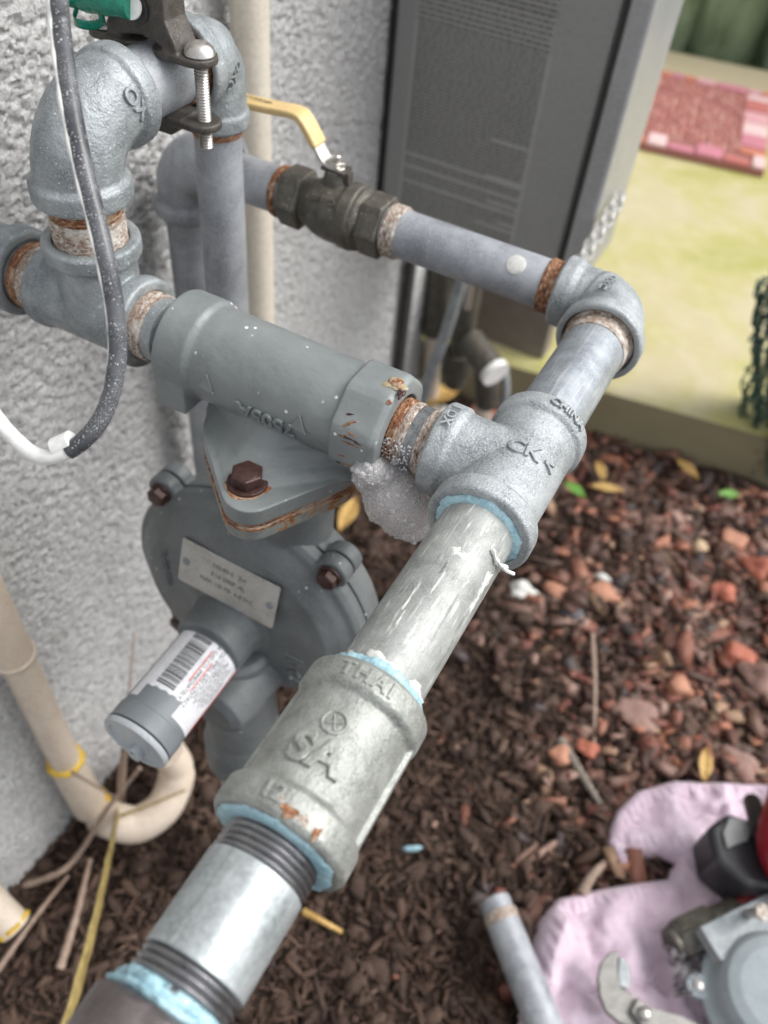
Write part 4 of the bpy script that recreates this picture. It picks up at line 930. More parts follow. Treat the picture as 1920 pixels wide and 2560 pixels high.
# ------------------------------------------------------------------ ground clamp on the short pipe
CY = .163
T = thing('ground_clamp', 'dark bronze ground clamp with two domed screws on the upper pipe', 'clamp', (LX, CY, UZ))
def lug(bm, cx, z0, z1, w=.0095): prism(bm, hull2([(cx, 0, w), (cx*.0+(.012 if cx > 0 else -.012), 0, w)], 24), z0, z1, (LX, CY, UZ), X, Y, Z)
bm = bmesh.new()
for sx in (-1, 1): lug(bm, sx*.0262, .0135, .0170)
arch = [(-.0205, .0150), (-.0195, .023), (-.015, .030), (-.015, .062), (.015, .062), (.015, .030), (.0195, .021), (.0215, .0150), (.015, .0168), (.009, .0195), (0, .0212), (-.009, .0195), (-.015, .0168)]
prism(bm, arch, -.008, .008, (LX, CY, UZ), X, Z, Y)
cast('upper_jaw', bm, M['bronze'], T, .0007, 4)
bm = bmesh.new(); lathe(bm, [(0, .0065), (.0006, .0065)], on(342, 20, 1, CY-.0083), NEG, 24); obj('wire_hole', bm, M['ink'], T)
bm = bmesh.new()
for sx in (-1, 1): lug(bm, sx*.0262, -.0165, -.0130)
prism(bm, [(-.0120, -.0225), (.0120, -.0225), (.0190, -.0165), (.0190, -.012), (.0125, -.0150), (0, -.0178), (-.0125, -.0150), (-.0190, -.012), (-.0190, -.0165)], -.008, .008, (LX, CY, UZ), X, Z, Y)
cast('lower_jaw', bm, M['bronze'], T, .0007, 4)
for sx in (-1, 1):
    sc = (LX+sx*.0275, CY, UZ-.0046)
    bm = bmesh.new(); lathe(bm, [(.0216, .0070), (.0222, .0074), (.0245, .0068), (.0265, .0048), (.0273, .002)], sc, Z, 32); s1 = obj('screw_head', bm, M['steel'], T)
    bm = bmesh.new(); ringed(bm, sc, Z, -.022, .0176, .0034, .0013, .0005, 24); obj('screw_thread', bm, M['steel'], T)
# green taped wire into the clamp
WYP = CY-.0135
def wp_(px, py, dy=0): return on(px, py, 1, WYP+dy)
T2 = thing('taped_wire', 'green taped end of the ground wire entering the clamp', 'wire', wp_(270, 15))
bm = bmesh.new(); wp = smooth_path([wp_(326, 17, .002), wp_(262, 8), wp_(195, -6), wp_(120, -40, -.01)], 24)
sweep(bm, wp, [.0050+.00025*math.sin(k*1.1) for k in range(25)], 20); obj('green_tape', bm, M['green_tape'], T2)
bm = bmesh.new(); P_ = smooth_path([wp_(196, 8), wp_(180, 46, -.003), wp_(205, 58, -.004), wp_(236, 64, -.002), wp_(262, 44), wp_(250, 40)], 20)
rows = [[bm.verts.new(p + Vector((0, .0015*math.sin(k*.6), d))) for d in (-.0020, -.0007, .0008, .0020)] for k, p in enumerate(P_)]
for A_, B_ in zip(rows, rows[1:]):
    for k in range(3): bm.faces.new((A_[k], A_[k+1], B_[k+1], B_[k]))
o = obj('loose_tape_end', bm, M['green_tape'], T2); sm = o.modifiers.new('s', 'SOLIDIFY'); sm.thickness = .0003
bm = bmesh.new(); w0 = wp_(326, 17, .002); w1 = wp_(340, 20, .006); lathe(bm, [(0, .0052), (.0012, .0052)], w0, (w1-w0), 24); lathe(bm, [(.001, .0030), (.008, .0030)], w0, (w1-w0), 16); obj('bare_wire', bm, M['white_plastic'], T2)

# ------------------------------------------------------------------ looped cable in front
D = [(190, -170, .345), (150, -40, .30), (152, 60, .30), (165, 170, .297), (185, 300, .295), (212, 430, .295), (245, 560, .296), (272, 680, .298), (290, 790, .303), (293, 900, .308), (270, 1010, .312), (225, 1085, .315), (160, 1132, .318), (90, 1138, .322), (20, 1080, .328), (-40, 1010, .335), (-160, 900, .42)]
cp_ = smooth_path([at(*d) for d in D], 130)
T = thing('ground_cable', 'grey and white speckled cable looping down in front of the left tee', 'cable', cp_[60])
k0 = 97
bm = bmesh.new(); sweep(bm, cp_[:k0], .0033, 24); obj('grey_sleeve', bm, M['cable'], T)
bm = bmesh.new(); sweep(bm, cp_[k0-1:], .0030, 24); obj('white_sleeve', bm, M['white_plastic'], T)
# white plastic edge strip along the left of the sleeve
rightv = Vector((AX[0][0], AX[1][0], AX[2][0])); tow = (Vector(CAM)-cp_[30]).normalized()
bm = bmesh.new(); rw = random.Random(3)
sweep(bm, [p - rightv*.0030 + tow*.0014 for p in cp_[:k0]], [(.0014 + .00035*math.sin(k*.9) + .0003*rw.random())*max(.35, 1-k/110) for k in range(k0)], 10); obj('white_edge', bm, M['white_plastic'], T)
bm = bmesh.new(); p = cp_[k0+1]; d = (cp_[k0-4]-cp_[k0+4]).normalized()
up_ = Vector((AX[0][1], AX[1][1], AX[2][1]))*-1
lathe(bm, [(-.0042, .0036), (-.004, .0040), (.0036, .0040), (.004, .0036)], p + up_*.0030 + d*.001, d, 24); obj('white_clip', bm, M['white_plastic'], T)

# ------------------------------------------------------------------ soap foam under the wet nipple
T = thing('soap_foam', 'lump of white soap bubbles from a leak test under the nipple', 'foam', (-.058, TY-.01, -.02))
bm = bmesh.new(); rf = random.Random(12)
blobs = [(-.059, TY-.016, -.0165, .0120), (-.050, TY-.015, -.0260, .0145), (-.043, TY-.016, -.0300, .0130), (-.053, TY-.012, -.0360, .0125), (-.0455, TY-.012, -.0400, .0120), (-.039, TY-.013, -.0400, .0110), (-.066, TY-.020, -.0050, .0060), (-.060, TY-.022, -.010, .0085)]
for x, y, z, r in blobs:
    mt = Matrix.Translation((x, y, z)); bmesh.ops.create_icosphere(bm, subdivisions=3, radius=r, matrix=mt)
fo = cast('foam_mass', bm, M['foam'], T, .0006, 3)
# bubbles standing on the surface
me = fo.data; nvv = len(me.vertices); mats = []
base = world_loc(fo)
sel = [rf.randrange(nvv) for _ in range(650)]; sel = [i for i in sel if me.vertices[i].co.z > .004 or rf.random() < .35]
for i in sel:
    v = me.vertices[i]; r = .0003 + .0017*rf.random()**3.5
    p = v.co - v.normal*r*.35
    mats.append([[r, 0, 0, p.x], [0, r, 0, p.y], [0, 0, r, p.z], [0, 0, 0, 1]])
bmT = bmesh.new(); bmesh.ops.create_icosphere(bmT, subdivisions=2, radius=1); tv2 = [tuple(v.co) for v in bmT.verts]; tf2 = [tuple(v.index for v in f.verts) for f in bmT.faces]; bmT.free()
me2 = scatter_mesh('bubbles', tv2, tf2, mats, None); o = obj('bubbles', me2, M['bubble'], None, recenter=False); o['kind'] = 'stuff'; o.parent = T; o.location = base - T.location
# stray bubbles on the nipple, collar
mats = []
for k in range(260):
    al = -.062 + .018*rf.random(); th = R(62+63*rf.random()); r = .0002+.0005*rf.random()**2; rad = PR+.0005 if al > -.0600 else .0236
    p = Vector((al, TY, 0)) + Vector((0, -math.sin(th), math.cos(th)))*rad - T.location
    mats.append([[r, 0, 0, p.x], [0, r, 0, p.y], [0, 0, r, p.z], [0, 0, 0, 1]])
me2 = scatter_mesh('bubbles', tv2, tf2, mats, None); o = obj('bubbles', me2, M['bubble'], None, recenter=False); o['kind'] = 'stuff'; o.parent = T

# ------------------------------------------------------------------ ivory vertical conduit on the wall
p0 = on(620, 300, 0, -.318)
bm = bmesh.new(); lathe(bm, [(-.64, .0135), (.6, .0135)], (-.3135, p0.y, 0), Z, 32); t = obj('wall_conduit', bm, M['ivory'], None); tag(t, 'ivory vertical conduit fixed to the wall behind the riser', 'conduit')

# ------------------------------------------------------------------ cream drain pipe at the lower left with yellow glue rings
PX, PY = -.312, .032
T = thing('drain_pipe', 'cream drain pipe with yellow glued joints bending up at the lower left', 'pipe', (PX, PY, -.6))
A0 = on(-70, 1410, 0, PX); A1 = on(163, 1900, 0, PX); A2 = on(232, 2006, 0, PX)
bm = bmesh.new(); dv = (A2-A0).normalized()
sweep(bm, [A0, A1, A2], .0132, 32); obj('straight_pipe', bm, M['cream'], T)
bm = bmesh.new(); c_ = on(35, 1640, 0, PX); lathe(bm, [(-.16, .0152), (-.004, .0154), (-.0035, .0166), (.0, .0166), (.0015, .0154), (.003, .0133)], c_, dv, 40); obj('upper_coupling', bm, M['cream'], T)
bm = bmesh.new(); lathe(bm, [(-.0, .0145), (.001, .0158), ((A2-A1).length-.001, .0158), ((A2-A1).length, .0145)], A1, dv, 40); obj('coupling', bm, M['cream'], T)
for p in (A1, A2): dope_ring(p, dv, 0, .0155, M['yellow_glue'], T, name='glue_ring', seed=3, w=.0035, amp=.0008, seg=48)
B1 = on(350, 2057, 0, -.285); B2 = on(420, 2006, 0, -.262); B3 = on(436, 1945, 0, -.250)
bm = bmesh.new(); sweep(bm, smooth_path([A2, A2 + dv*.025, on(285, 2052, 2, -.588), on(345, 2060, 2, -.592), on(405, 2022, 2, -.588), on(436, 1962, 2, -.575), on(440, 1915, 2, -.555), on(418, 1878, 2, -.53)], 40), [.0152]*8+[.0182]*25+[.0170]*8, 32); obj('trap_bend', bm, M['cream'], T)
T = thing('drain_stub', 'cream pipe stub with yellow glue at the lower left photo edge', 'pipe', on(10, 2290, 2, GND+.03))
p1 = on(-40, 2240, 2, -.55); p2 = on(38, 2320, 2, -.575)
bm = bmesh.new(); sweep(bm, [p1 + (p1-p2)*2, p1, p2], .0150, 28); obj('stub', bm, M['cream'], T); dope_ring(p2, (p2-p1), -.004, .0146, M['yellow_glue'], T, name='glue_ring', seed=6, w=.003, amp=.0015, seg=48)

# ------------------------------------------------------------------ water heater on the wall
HY, HX0, HX1, HZ = .607, -.326, -.121, -.205
T = thing('water_heater', 'grey wall mounted water heater with a densely printed rating label on its side', 'water heater', (WALL, HY+.1, HZ))
bm = bmesh.new(); box(bm, (HX0, HY, HZ), (HX1, HY+.112, .55)); obj('case', bm, M['heater_side'], T, smooth=False, bevel=.004)
bm = bmesh.new(); box(bm, (HX1+.0005, HY-.002, HZ-.002), (HX1+.0045, HY+.114, .55)); obj('seal_strip', bm, M['dark_gap'], T, smooth=False)
bm = bmesh.new(); box(bm, (HX1+.005, HY-.005, HZ-.006), (HX1+.026, HY+.117, .55)); obj('front_cover', bm, M['heater_front'], T, smooth=False, bevel=.005)
bm = bmesh.new(); box(bm, (WALL+.0005, HY+.006, HZ+.0), (HX0-.0005, HY+.108, .55)); obj('mounting_gap', bm, M['dark_gap'], T, smooth=False)  # near-black filler box paints in the shade between case and wall
lx0, lx1, lz0, lz1 = -.306, -.171, -.196, .20
bm = bmesh.new(); prism(bm, [(lx0, lz0), (lx1, lz0), (lx1, lz1), (lx0, lz1)], 0, .0004, (0, HY, 0), X, Z, NEG); obj('rating_label', bm, M['label_grey'], T, smooth=False)
bm = bmesh.new(); rl = random.Random(2); z = lz0+.008; row = 0
def quad(x0, x1, z0, z1, d=-.0007): bm.faces.new([bm.verts.new((x, HY+d, zz)) for x, zz in ((x0, z0), (x1, z0), (x1, z1), (x0, z1))])
while z < lz1-.004:
    big = .118 < z + .0 or row in (0, 1)
    hh = .0017 if z < .0 else .0024; x = lx0+.004; xe = lx1-.004
    if row in (0, 1): x = -.215
    if rl.random() < .05 and row > 3: z += .003
    if rl.random() < .12: xe -= .05*rl.random()
    while x < xe:
        w = .002+.007*rl.random(); quad(x, min(x+w, xe), z, z+hh); x += w+.0011
    z += hh+(.0015 if z < 0 else .0022); row += 1
for zz in (.030, .033): quad(lx0+.002, lx1-.001, zz, zz+.0006, -.0008)
for xx in (lx0+.002, lx1-.002): quad(xx, xx+.0005, .0, .19, -.0008)
obj('label_print', bm, M['print_grey'], T, smooth=False)
# pipes below the heater
def small(name, pts, r, m, label, cat='pipe', extra=None, seg=20, group='pipes and fittings under the heater'):
    T = thing(name, label, cat, Vector(pts[0]), group); bm = bmesh.new(); sweep(bm, pts, r, seg); obj('tube', bm, m, T)
    if extra:
        for nm, pp, rr_, mm in extra: bm = bmesh.new(); sweep(bm, pp, rr_, seg); obj(nm, bm, mm, T)
    return T
def wy(px, py, y): return on(px, py, 1, y)
a = wy(1095, 720, .80); b = wy(1085, 830, .80); c = wy(1075, 1020, .80)
small('water_pipe', [b, c, c+(c-b)*.8], .0125, M['cream'], 'tan insulated pipe hanging under the heater, nearest the wall', extra=[('brass_valve', [a+(a-b)*.7, a, b], .0185, M['brass_dark']), ('brass_nut', [b+(a-b)*.1, b+(a-b)*.35], .0215, M['brass_dark'])])
a = wy(1165, 790, .79); b = wy(1135, 960, .79)
small('water_pipe', [a+(a-b)*.6, a, b], .016, M['brass_dark'], 'dark tarnished pipe in the middle under the heater', extra=[('union_nut', [a+(b-a)*.5, a+(b-a)*.8], .022, M['brass_dark'])])
a = wy(1190, 870, .76); b = wy(1232, 925, .74); c = wy(1212, 980, .765); d = wy(1195, 1180, .80)
small('water_pipe', [c, d], .0135, M['cream'], 'tan pipe with a dark capped tee under the heater, farthest right', extra=[('brass_tee', [a+(a-b)*.35, a, b], .0195, M['brass_dark']), ('white_cap', [b, b+(b-a)*.22], .0205, M['white_plastic']), ('tee_leg', [a*.4+b*.6, c+(c-a)*.25], .0175, M['brass_dark'])])
a = wy(1180, 690, .74); b = wy(1168, 770, .74)
small('valve_lever', [a, b], .0045, M['steel'], 'thin steel lever of a valve under the heater', 'lever')
a = wy(1125, 800, .70); b = wy(1060, 980, .72); c = wy(1040, 1120, .74)
small('grey_hose', smooth_path([Vector((a.x+.01, a.y+.01, HZ)), a, b, c], 16), .0075, M['galv_cast_old'], 'bluish grey hose slanting down beside the stucco edge', 'hose')
a = wy(1262, 925, .775); b = wy(1262, 1000, .78); c = wy(1225, 1130, .8)
small('grey_hose', smooth_path([a, b, c], 10), .006, M['galv_cast'], 'pale thin hose running down right of the capped tee', 'hose')
bm = bmesh.new(); box(bm, (-.400, .915, -.60), (-.178, .955, -.16)); t = obj('backing_board', bm, M['brown_panel'], None, smooth=False, bevel=.003); tag(t, 'brown weathered board standing on the slab below the heater', 'board')
p0 = wy(1003, 640, .66); bm = bmesh.new(); box(bm, (WALL+.004, .700, -.64), (WALL+.014, .716, -.205)); t = obj('corner_strip', bm, M['dark_gap'], None, smooth=False, bevel=.002); tag(t, 'dark vertical strip running down the wall below the heater', 'trim')

# chain hanging beside the heater
T = thing('hanging_chain', 'pale chain hanging at the heater corner above the outer elbow', 'chain', wy(1530, 500, .58))
pa, pb = on(1545, 488, 0, -.088), on(1432, 672, 0, -.088)
nl = 9
for side in (0, 1):
    for k in range(nl):
        s = (k+.5*side)/nl; p = pa.lerp(pb, s) + Vector((.006*side, .004*side, 0)); d = (pb-pa).normalized()
        a_, u_, v_ = frame(d, (0, -1, 0)) if (k+side) % 2 else frame(d, (1, 0, .2))
        bm = bmesh.new(); ring = [p + a_*.0072*math.cos(q) + u_*.0032*math.sin(q) for q in np.linspace(0, 2*PI, 17)]
        sweep(bm, ring, .0013, 8, cap=False); obj('link', bm, M['chain'], T)

# ------------------------------------------------------------------ doormat on the slab
c00 = on(1583, 372, 2, SLAB); c10 = on(1905, 445, 2, SLAB); c01 = on(1640, 190, 2, SLAB); c11 = on(1912, 250, 2, SLAB)
ex = (c10-c00); ex.normalize(); nz = Vector((0, 0, 1)); ey = nz.cross(ex)
wX = .30; wYm = (c11-c10).dot(ey)
O_ = c10 - ex*wX*1.35; wX *= 1.35
T = thing('doormat', 'red doormat moulded like brick paving lying on the mossy slab', 'doormat', O_ + ex*wX/2 + ey*wYm/2)
bm = bmesh.new(); prism(bm, [(0, 0), (wX, 0), (wX, wYm), (0, wYm)], .002, .014, O_, ex, ey, nz); obj('rubber_base', bm, M['mat_dark'], T, smooth=False)
rm = random.Random(6); bw = .060
def brick(x0, x1, y0, y1):
    bm = bmesh.new(); g_ = .0025; prism(bm, [(x0+g_, y0+g_), (x1-g_, y0+g_), (x1-g_, y1-g_), (x0+g_, y1-g_)], .0141, .019+rm.random()*.002, O_, ex, ey, nz)
    obj('brick', bm, rm.choice(MATB), T, smooth=False, bevel=.0012)
x = 0
while x < wX-.001:
    w = min(rm.choice((.03, .045, .06)), wX-x); brick(x, x+w, 0, bw*.5) if rm.random() < .6 else brick(x, x+w, 0, bw); 
    x += w
x = 0
while x < wX-.001:
    w = min(rm.choice((.03, .05, .08)), wX-x); brick(x, x+w, wYm-bw*.6, wYm); x += w
for xs in (0, wX-bw):
    y = bw
    while y < wYm-bw*.6-.001:
        w = min(rm.choice((.035, .05, .07)), wYm-bw*.6-y); brick(xs, xs+bw, y, y+w); y += w
mats = []
y = bw+.008
while y < wYm-bw*.6-.004:
    x = bw+.008
    while x < wX-bw-.004:
        qx = (x-wX/2)/(wX*.30); qy = (y-wYm/2)/(wYm*.22)
        qq = qx*qx+qy*qy
        if not .8 < qq < 1.15:
            p = O_ + ex*(x+rm.random()*.008) + ey*(y+rm.random()*.008) + nz*.0160; s = .0068
            mats.append([[s, 0, 0, p.x], [0, s, 0, p.y], [0, 0, .006, p.z], [0, 0, 0, 1]])
        x += .0160
    y += .0160
me2 = scatter_mesh('cobble', tv, tf, [[[c*(2 if j < 3 else 1) for j, c in enumerate(r_)] for r_ in m_] for m_ in mats], None); o = obj('cobbles', me2, M['mat_core'], None, smooth=True, recenter=False, angle=80); o['kind'] = 'stuff'; o.parent = T; o.location = -T.location
# ------------------------------------------------------------------ green netting at the right edge
T = thing('garden_net', 'dark green plastic netting bunched upright at the right photo edge', 'netting', on(1900, 1130, 2, SLAB))
P0, P1, P2, P3 = wy(1838, 1125, 1.0), wy(1990, 1190, .95), wy(1905, 690, .95), wy(2060, 690, .9)
bm = bmesh.new(); nr, nc = 34, 24; rn = random.Random(1)
gp = [[P0.lerp(P1, j/nc).lerp(P2.lerp(P3, j/nc), i/nr) + Vector((rn.uniform(-.006, .006), .03*math.sin(j*1.1+i*.3)+rn.uniform(-.008, .008), rn.uniform(-.006, .006))) for j in range(nc+1)] for i in range(nr+1)]
for i in range(nr):
    for j in range(nc):
        sweep(bm, [gp[i][j], gp[i+1][min(nc, j+(i % 2))]], .0015, 5); sweep(bm, [gp[i+1][j], gp[i][min(nc, j+1)]], .0015, 5)
o = obj('mesh_strands', bm, M['net'], T); o['kind'] = 'stuff'

# ------------------------------------------------------------------ towel
tx = np.arange(poly[:, 0].min()-.004, poly[:, 0].max(), .0018); ty = np.arange(poly[:, 1].min()-.004, poly[:, 1].max()+.004, .0018)
TX, TYY = np.meshgrid(tx, ty); dd = poly_dist(np.stack([TX, TYY], -1), poly)
folds = np.abs(fbm(len(ty), len(tx), 6, 4, .55, 21))*.060 - .002 + .0022*np.clip(1-np.abs(dd-.012)/.010, 0, 1)*np.sin((TX+TYY)*520) + .006*np.sin((TX*.8+TYY*.4)*90+fbm(len(ty), len(tx), 5, 2, .5, 2)*9)
hz = TZ - .020 + .020*np.sqrt(np.clip(1-(1-np.clip(dd/.013, 0, 1))**2, 0, 1)) + folds*np.clip(dd/.02, 0, 1)
Pt = np.stack([TX, TYY, hz], -1); kq = (dd[:-1, :-1] > -.001) & (dd[1:, 1:] > -.001) & (dd[:-1, 1:] > -.001) & (dd[1:, :-1] > -.001)
me = grid_mesh('towel', Pt, kq); t = obj('towel', me, M['towel'], None, angle=180); tag(t, 'rumpled lilac terry towel under the tools on the mulch', 'towel')
mod = t.modifiers.new('s', 'SOLIDIFY'); mod.thickness = .003

# ------------------------------------------------------------------ red and black tool
def tz(px, py, z): return on(px, py, 2, z)
T = thing('power_tool', 'red power tool with a black battery foot on the towel', 'power tool', tz(1800, 2150, TZ))
zt_ = TZ+.075
bm = bmesh.new(); o1 = [(1772, 2065), (1822, 2030), (1915, 2060), (1945, 2120), (1950, 2215), (1870, 2215), (1790, 2150)]
prism(bm, [tuple(tz(px, py, zt_))[:2] for px, py in o1], -.055, 0, (0, 0, zt_), X, Y, Z); obj('battery_foot', bm, M['black_plastic'], T, smooth=False, bevel=.006)
bm = bmesh.new(); o2 = [(1824, 2042), (1890, 2052), (1870, 2100), (1818, 2120), (1808, 2080)]
prism(bm, [tuple(tz(px, py, zt_+.004))[:2] for px, py in o2], -.004, 0, (0, 0, zt_+.004), X, Y, Z); obj('battery_lid', bm, M['heater_side'], T, smooth=False, bevel=.0015)
bm = bmesh.new(); sweep(bm, smooth_path([tz(1990, 1890, TZ+.11), tz(1965, 2000, TZ+.10), tz(1940, 2090, TZ+.10), tz(1962, 2170, TZ+.09), tz(2020, 2230, TZ+.08)], 16), .021, 24, flat=(1.1, .8)); obj('red_handle', bm, M['red_plastic'], T)
bm = bmesh.new(); sweep(bm, smooth_path([tz(1880, 2005, TZ+.06), tz(1890, 2040, TZ+.08), tz(1900, 2080, TZ+.09)], 8), .009, 16); obj('trigger_guard', bm, M['black_plastic'], T)
bm = bmesh.new(); sweep(bm, smooth_path([tz(1980, 2160, TZ+.05), tz(1900, 2215, TZ+.045), tz(1850, 2260, TZ+.035)], 8), .008, 16); obj('red_rim', bm, M['red_plastic'], T)

# ------------------------------------------------------------------ old regulator lying on the towel (lower right)
RC = tz(1935, 2495, TZ+.045)
T = thing('old_regulator', 'removed grey regulator lying on the towel at the lower right corner', 'regulator', RC)
tiltm = Vector((-.12, -.10, 1)).normalized()
bm = bmesh.new(); lathe(bm, [(-.030, .040), (-.010, .062), (0, .064), (.001, .064)], RC, tiltm, 80)
lathe(bm, [(.002, .0635), (.004, .0635), (.0065, .057), (.010, .054), (.020, .0505), (.027, .045), (.030, .035), (.031, .01)], RC, tiltm, 80)
a_, u_, v_ = frame(tiltm)
for q in (70, 160, 250, 340):
    e = RC + (u_*math.cos(R(q)) + v_*math.sin(R(q)))*.066; lathe(bm, [(-.006, .0105), (.006, .0105)], e, tiltm, 28)
cast('case', bm, M['grey_old'], T, .001, 5)
for q in (70, 160, 250, 340):
    e = RC + (u_*math.cos(R(q)) + v_*math.sin(R(q)))*.066; bm = bmesh.new(); lathe(bm, [(.006, .005), (.0075, .0045), (.0085, .002)], e, tiltm, 20); obj('case_screw', bm, M['steel'], T)
e0 = tz(1850, 2290, TZ+.065)
bm = bmesh.new(); fx = (tz(1920, 2250, TZ+.065)-tz(1750, 2335, TZ+.065)).normalized(); fy = Vector((0, 0, 1)).cross(fx)
fo_ = tz(1860, 2320, TZ+.050); prism(bm, [(-.045, -.016), (.045, -.016), (.045, .016), (-.045, .016)], -.005, .004, fo_, fx, fy, Z); obj('flange', bm, M['galv_cast'], T, smooth=False, bevel=.002)
bm = bmesh.new(); prism(bm, [(-.044, -.0155), (.044, -.0155), (.044, .0155), (-.044, .0155)], .0043, .0058, fo_, fx, fy, Z); obj('rusty_gasket', bm, M['rust_z'], T, smooth=False)
bm = bmesh.new(); prism(bm, [(-.045, -.016), (.045, -.016), (.045, .016), (-.045, .016)], .0060, .0110, fo_, fx, fy, Z); obj('upper_flange', bm, M['galv_cast_old'], T, smooth=False, bevel=.002)
bm = bmesh.new(); lathe(bm, [(-.02, .0045), (.030, .0045)], tz(1868, 2285, TZ+.060), (.1, -.25, 1), 20); obj('bolt', bm, M['steel'], T)
bm = bmesh.new(); lathe(bm, [(.030, .0075), (.036, .0075)], tz(1868, 2285, TZ+.060), (.1, -.25, 1), 6); obj('bolt_head', bm, M['scale_z'], T, smooth=False)
bm = bmesh.new(); c_ = tz(1740, 2330, TZ+.030); lathe(bm, [(-.024, .017), (-.02, .0195), (.016, .0195), (.020, .016)], c_, fx, 6); sweep(bm, [c_-fx*.03, c_+fx*.05], .0145, 24); obj('inlet_union', bm, M['brass_dark'], T, bevel=.001)

# clear crumpled bag beside the pliers
bm = bmesh.new(); gN = 26; rc = np.random.RandomState(4); hh = fbm(gN, gN, 6, 3, .7, 8)*.05
pa_, pb_, pc_, pd_ = tz(1650, 2330, TZ+.02), tz(1740, 2300, TZ+.02), tz(1780, 2500, TZ+.02), tz(1680, 2500, TZ+.02)
Pb = np.array([[tuple(pa_.lerp(pb_, j/(gN-1)).lerp(pd_.lerp(pc_, j/(gN-1)), i/(gN-1)) + Vector((rc.uniform(-.003, .003), rc.uniform(-.003, .003), hh[i, j]+.012))) for j in range(gN)] for i in range(gN)])
me = grid_mesh('plastic_bag', Pb); M['clear'] = glassy('clear_film', (.93, .92, .93), .08, .9, 1.12)
t = obj('plastic_bag', me, M['clear'], None, smooth=False); tag(t, 'crumpled clear plastic bag between the pliers and old regulator', 'plastic bag')
t.modifiers.new('s', 'SOLIDIFY').thickness = .0002

# ------------------------------------------------------------------ pliers on the towel
T = thing('slip_joint_pliers', 'steel slip joint pliers with open jaws lying on the lilac towel', 'pliers', tz(1600, 2500, TZ+.02))
zp = TZ+.030
def flatpart(name, pts, m, th=.007, dz=0, bev=.0015):
    bm = bmesh.new(); prism(bm, [tuple(tz(px, py, zp+dz))[:2] for px, py in pts], -th/2, th/2, (0, 0, zp+dz), X, Y, Z); return obj(name, bm, m, T, smooth=False, bevel=bev)
flatpart('upper_jaw', [(1545, 2378), (1522, 2382), (1500, 2408), (1492, 2445), (1496, 2490), (1512, 2530), (1545, 2558), (1600, 2580), (1612, 2545), (1600, 2510), (1570, 2480), (1548, 2470), (1542, 2440), (1540, 2410)], M['pliers'])
flatpart('lower_jaw', [(1546, 2392), (1562, 2398), (1572, 2420), (1576, 2458), (1566, 2474), (1545, 2466), (1542, 2430)], M['galv_cast'], .006, .001)
flatpart('handle', [(1590, 2495), (1625, 2520), (1700, 2540), (1800, 2590), (1790, 2625), (1690, 2585), (1600, 2565), (1575, 2530)], M['pliers'], .008, .006)
bm = bmesh.new(); lathe(bm, [(-.008, .006), (.007, .006), (.009, .0048), (.0105, .002)], tz(1607, 2538, zp+.006), Z, 28); obj('pivot_bolt', bm, M['steel'], T)
# ------------------------------------------------------------------ loose nipple leaning on the towel edge
pA, pB = tz(1236, 2250, GND+.038), tz(1375, 2600, GND+.045); ax_ = (pB-pA).normalized(); LN = (pB-pA).length
T = thing('loose_pipe_nipple', 'loose galvanised pipe with rusty threaded end lying left of the towel', 'pipe', (pA+pB)/2)
bm = bmesh.new(); lathe(bm, [(.022, .0165), (LN*1.1, .0165)], pA, ax_, 48); obj('tube', bm, M['galv_blue'], T)
bm = bmesh.new(); ringed(bm, pA, ax_, .0, .013, .0155, .002, .0005, 40); obj('thread', bm, M['galv_blue'], T)
bm = bmesh.new(); ringed(bm, pA, ax_, .013, .024, .0168, .003, .0006, 40); obj('rusty_band', bm, M['scale_y'], T)

# ------------------------------------------------------------------ twigs, leaves, stones
def twig(pts, r, m, label, name='twig', cat='twig', group='dry twigs and stems on the mulch', flat=None):
    bm = bmesh.new(); P_ = smooth_path(pts, 24); rr_ = [r*(1-.45*k/24)*(1+.12*math.sin(k*1.9)) for k in range(25)]
    sweep(bm, P_, rr_, 10, flat=flat); t = obj(name, bm, m, None); tag(t, label, cat, group); return t
twig([at(150, 2620, .58), at(230, 2330, .66), at(275, 2130, .74), on(300, 2000, 2, GND+.005)], .0120, M['stem_yellow'], 'wide dry yellow leaf blade standing up at the lower left', 'dry_leaf_blade', 'leaf', flat=(1, .25))
twig([on(60, 2215, 2, GND+.01), on(150, 2180, 2, GND+.02), on(200, 2130, 2, GND+.03), on(270, 2020, 2, GND+.09), on(350, 1920, 2, GND+.14)], .0036, M['twig'], 'forked dry twig crossing in front of the cream pipe bend')
twig([on(-10, 2430, 2, GND+.02), on(90, 2290, 2, GND+.03), on(170, 2190, 2, GND+.015)], .0030, M['twig'], 'thin dry twig reaching to the lower left photo edge')
twig([on(150, 2420, 2, GND+.02), on(190, 2290, 2, GND+.035), on(225, 2150, 2, GND+.02)], .0042, M['twig'], 'short grey twig beside the yellow leaf blade')
twig([on(302, 2010, 2, GND+.01), on(305, 1930, 2, GND+.09), on(312, 1860, 2, GND+.16)], .0050, M['twig'], 'upright dry stem under the regulator cap')
twig([on(300, 1985, 2, GND+.01), on(322, 1735, 0, -.305), on(336, 1580, 0, -.322)], .0016, M['twig'], 'faint thin stem in front of the wall left of the barrel')
twig([on(300, 2040, 2, -.566), on(380, 2010, 2, -.564), on(465, 1975, 2, -.562)], .0016, M['stem_yellow'], 'thin yellow straw lying across the cream bend')
twig([on(180, 1930, 0, -.290), on(240, 1965, 0, -.285), on(300, 2000, 2, -.57)], .0016, M['twig'], 'thin straw crossing the yellow glue rings')
def gz(px, py, up=.012): return tz(px, py, GND+up)
twig([gz(1480, 1580), gz(1487, 1700, .02), gz(1485, 1860)], .0032, M['twig'], 'straight pale stem lying on the gravel near the photo centre right')
twig([gz(1455, 2235, .02), gz(1480, 2190, .025), gz(1520, 2150, .02)], .0060, M['twig'], 'pale split twig poking out beside the towel')
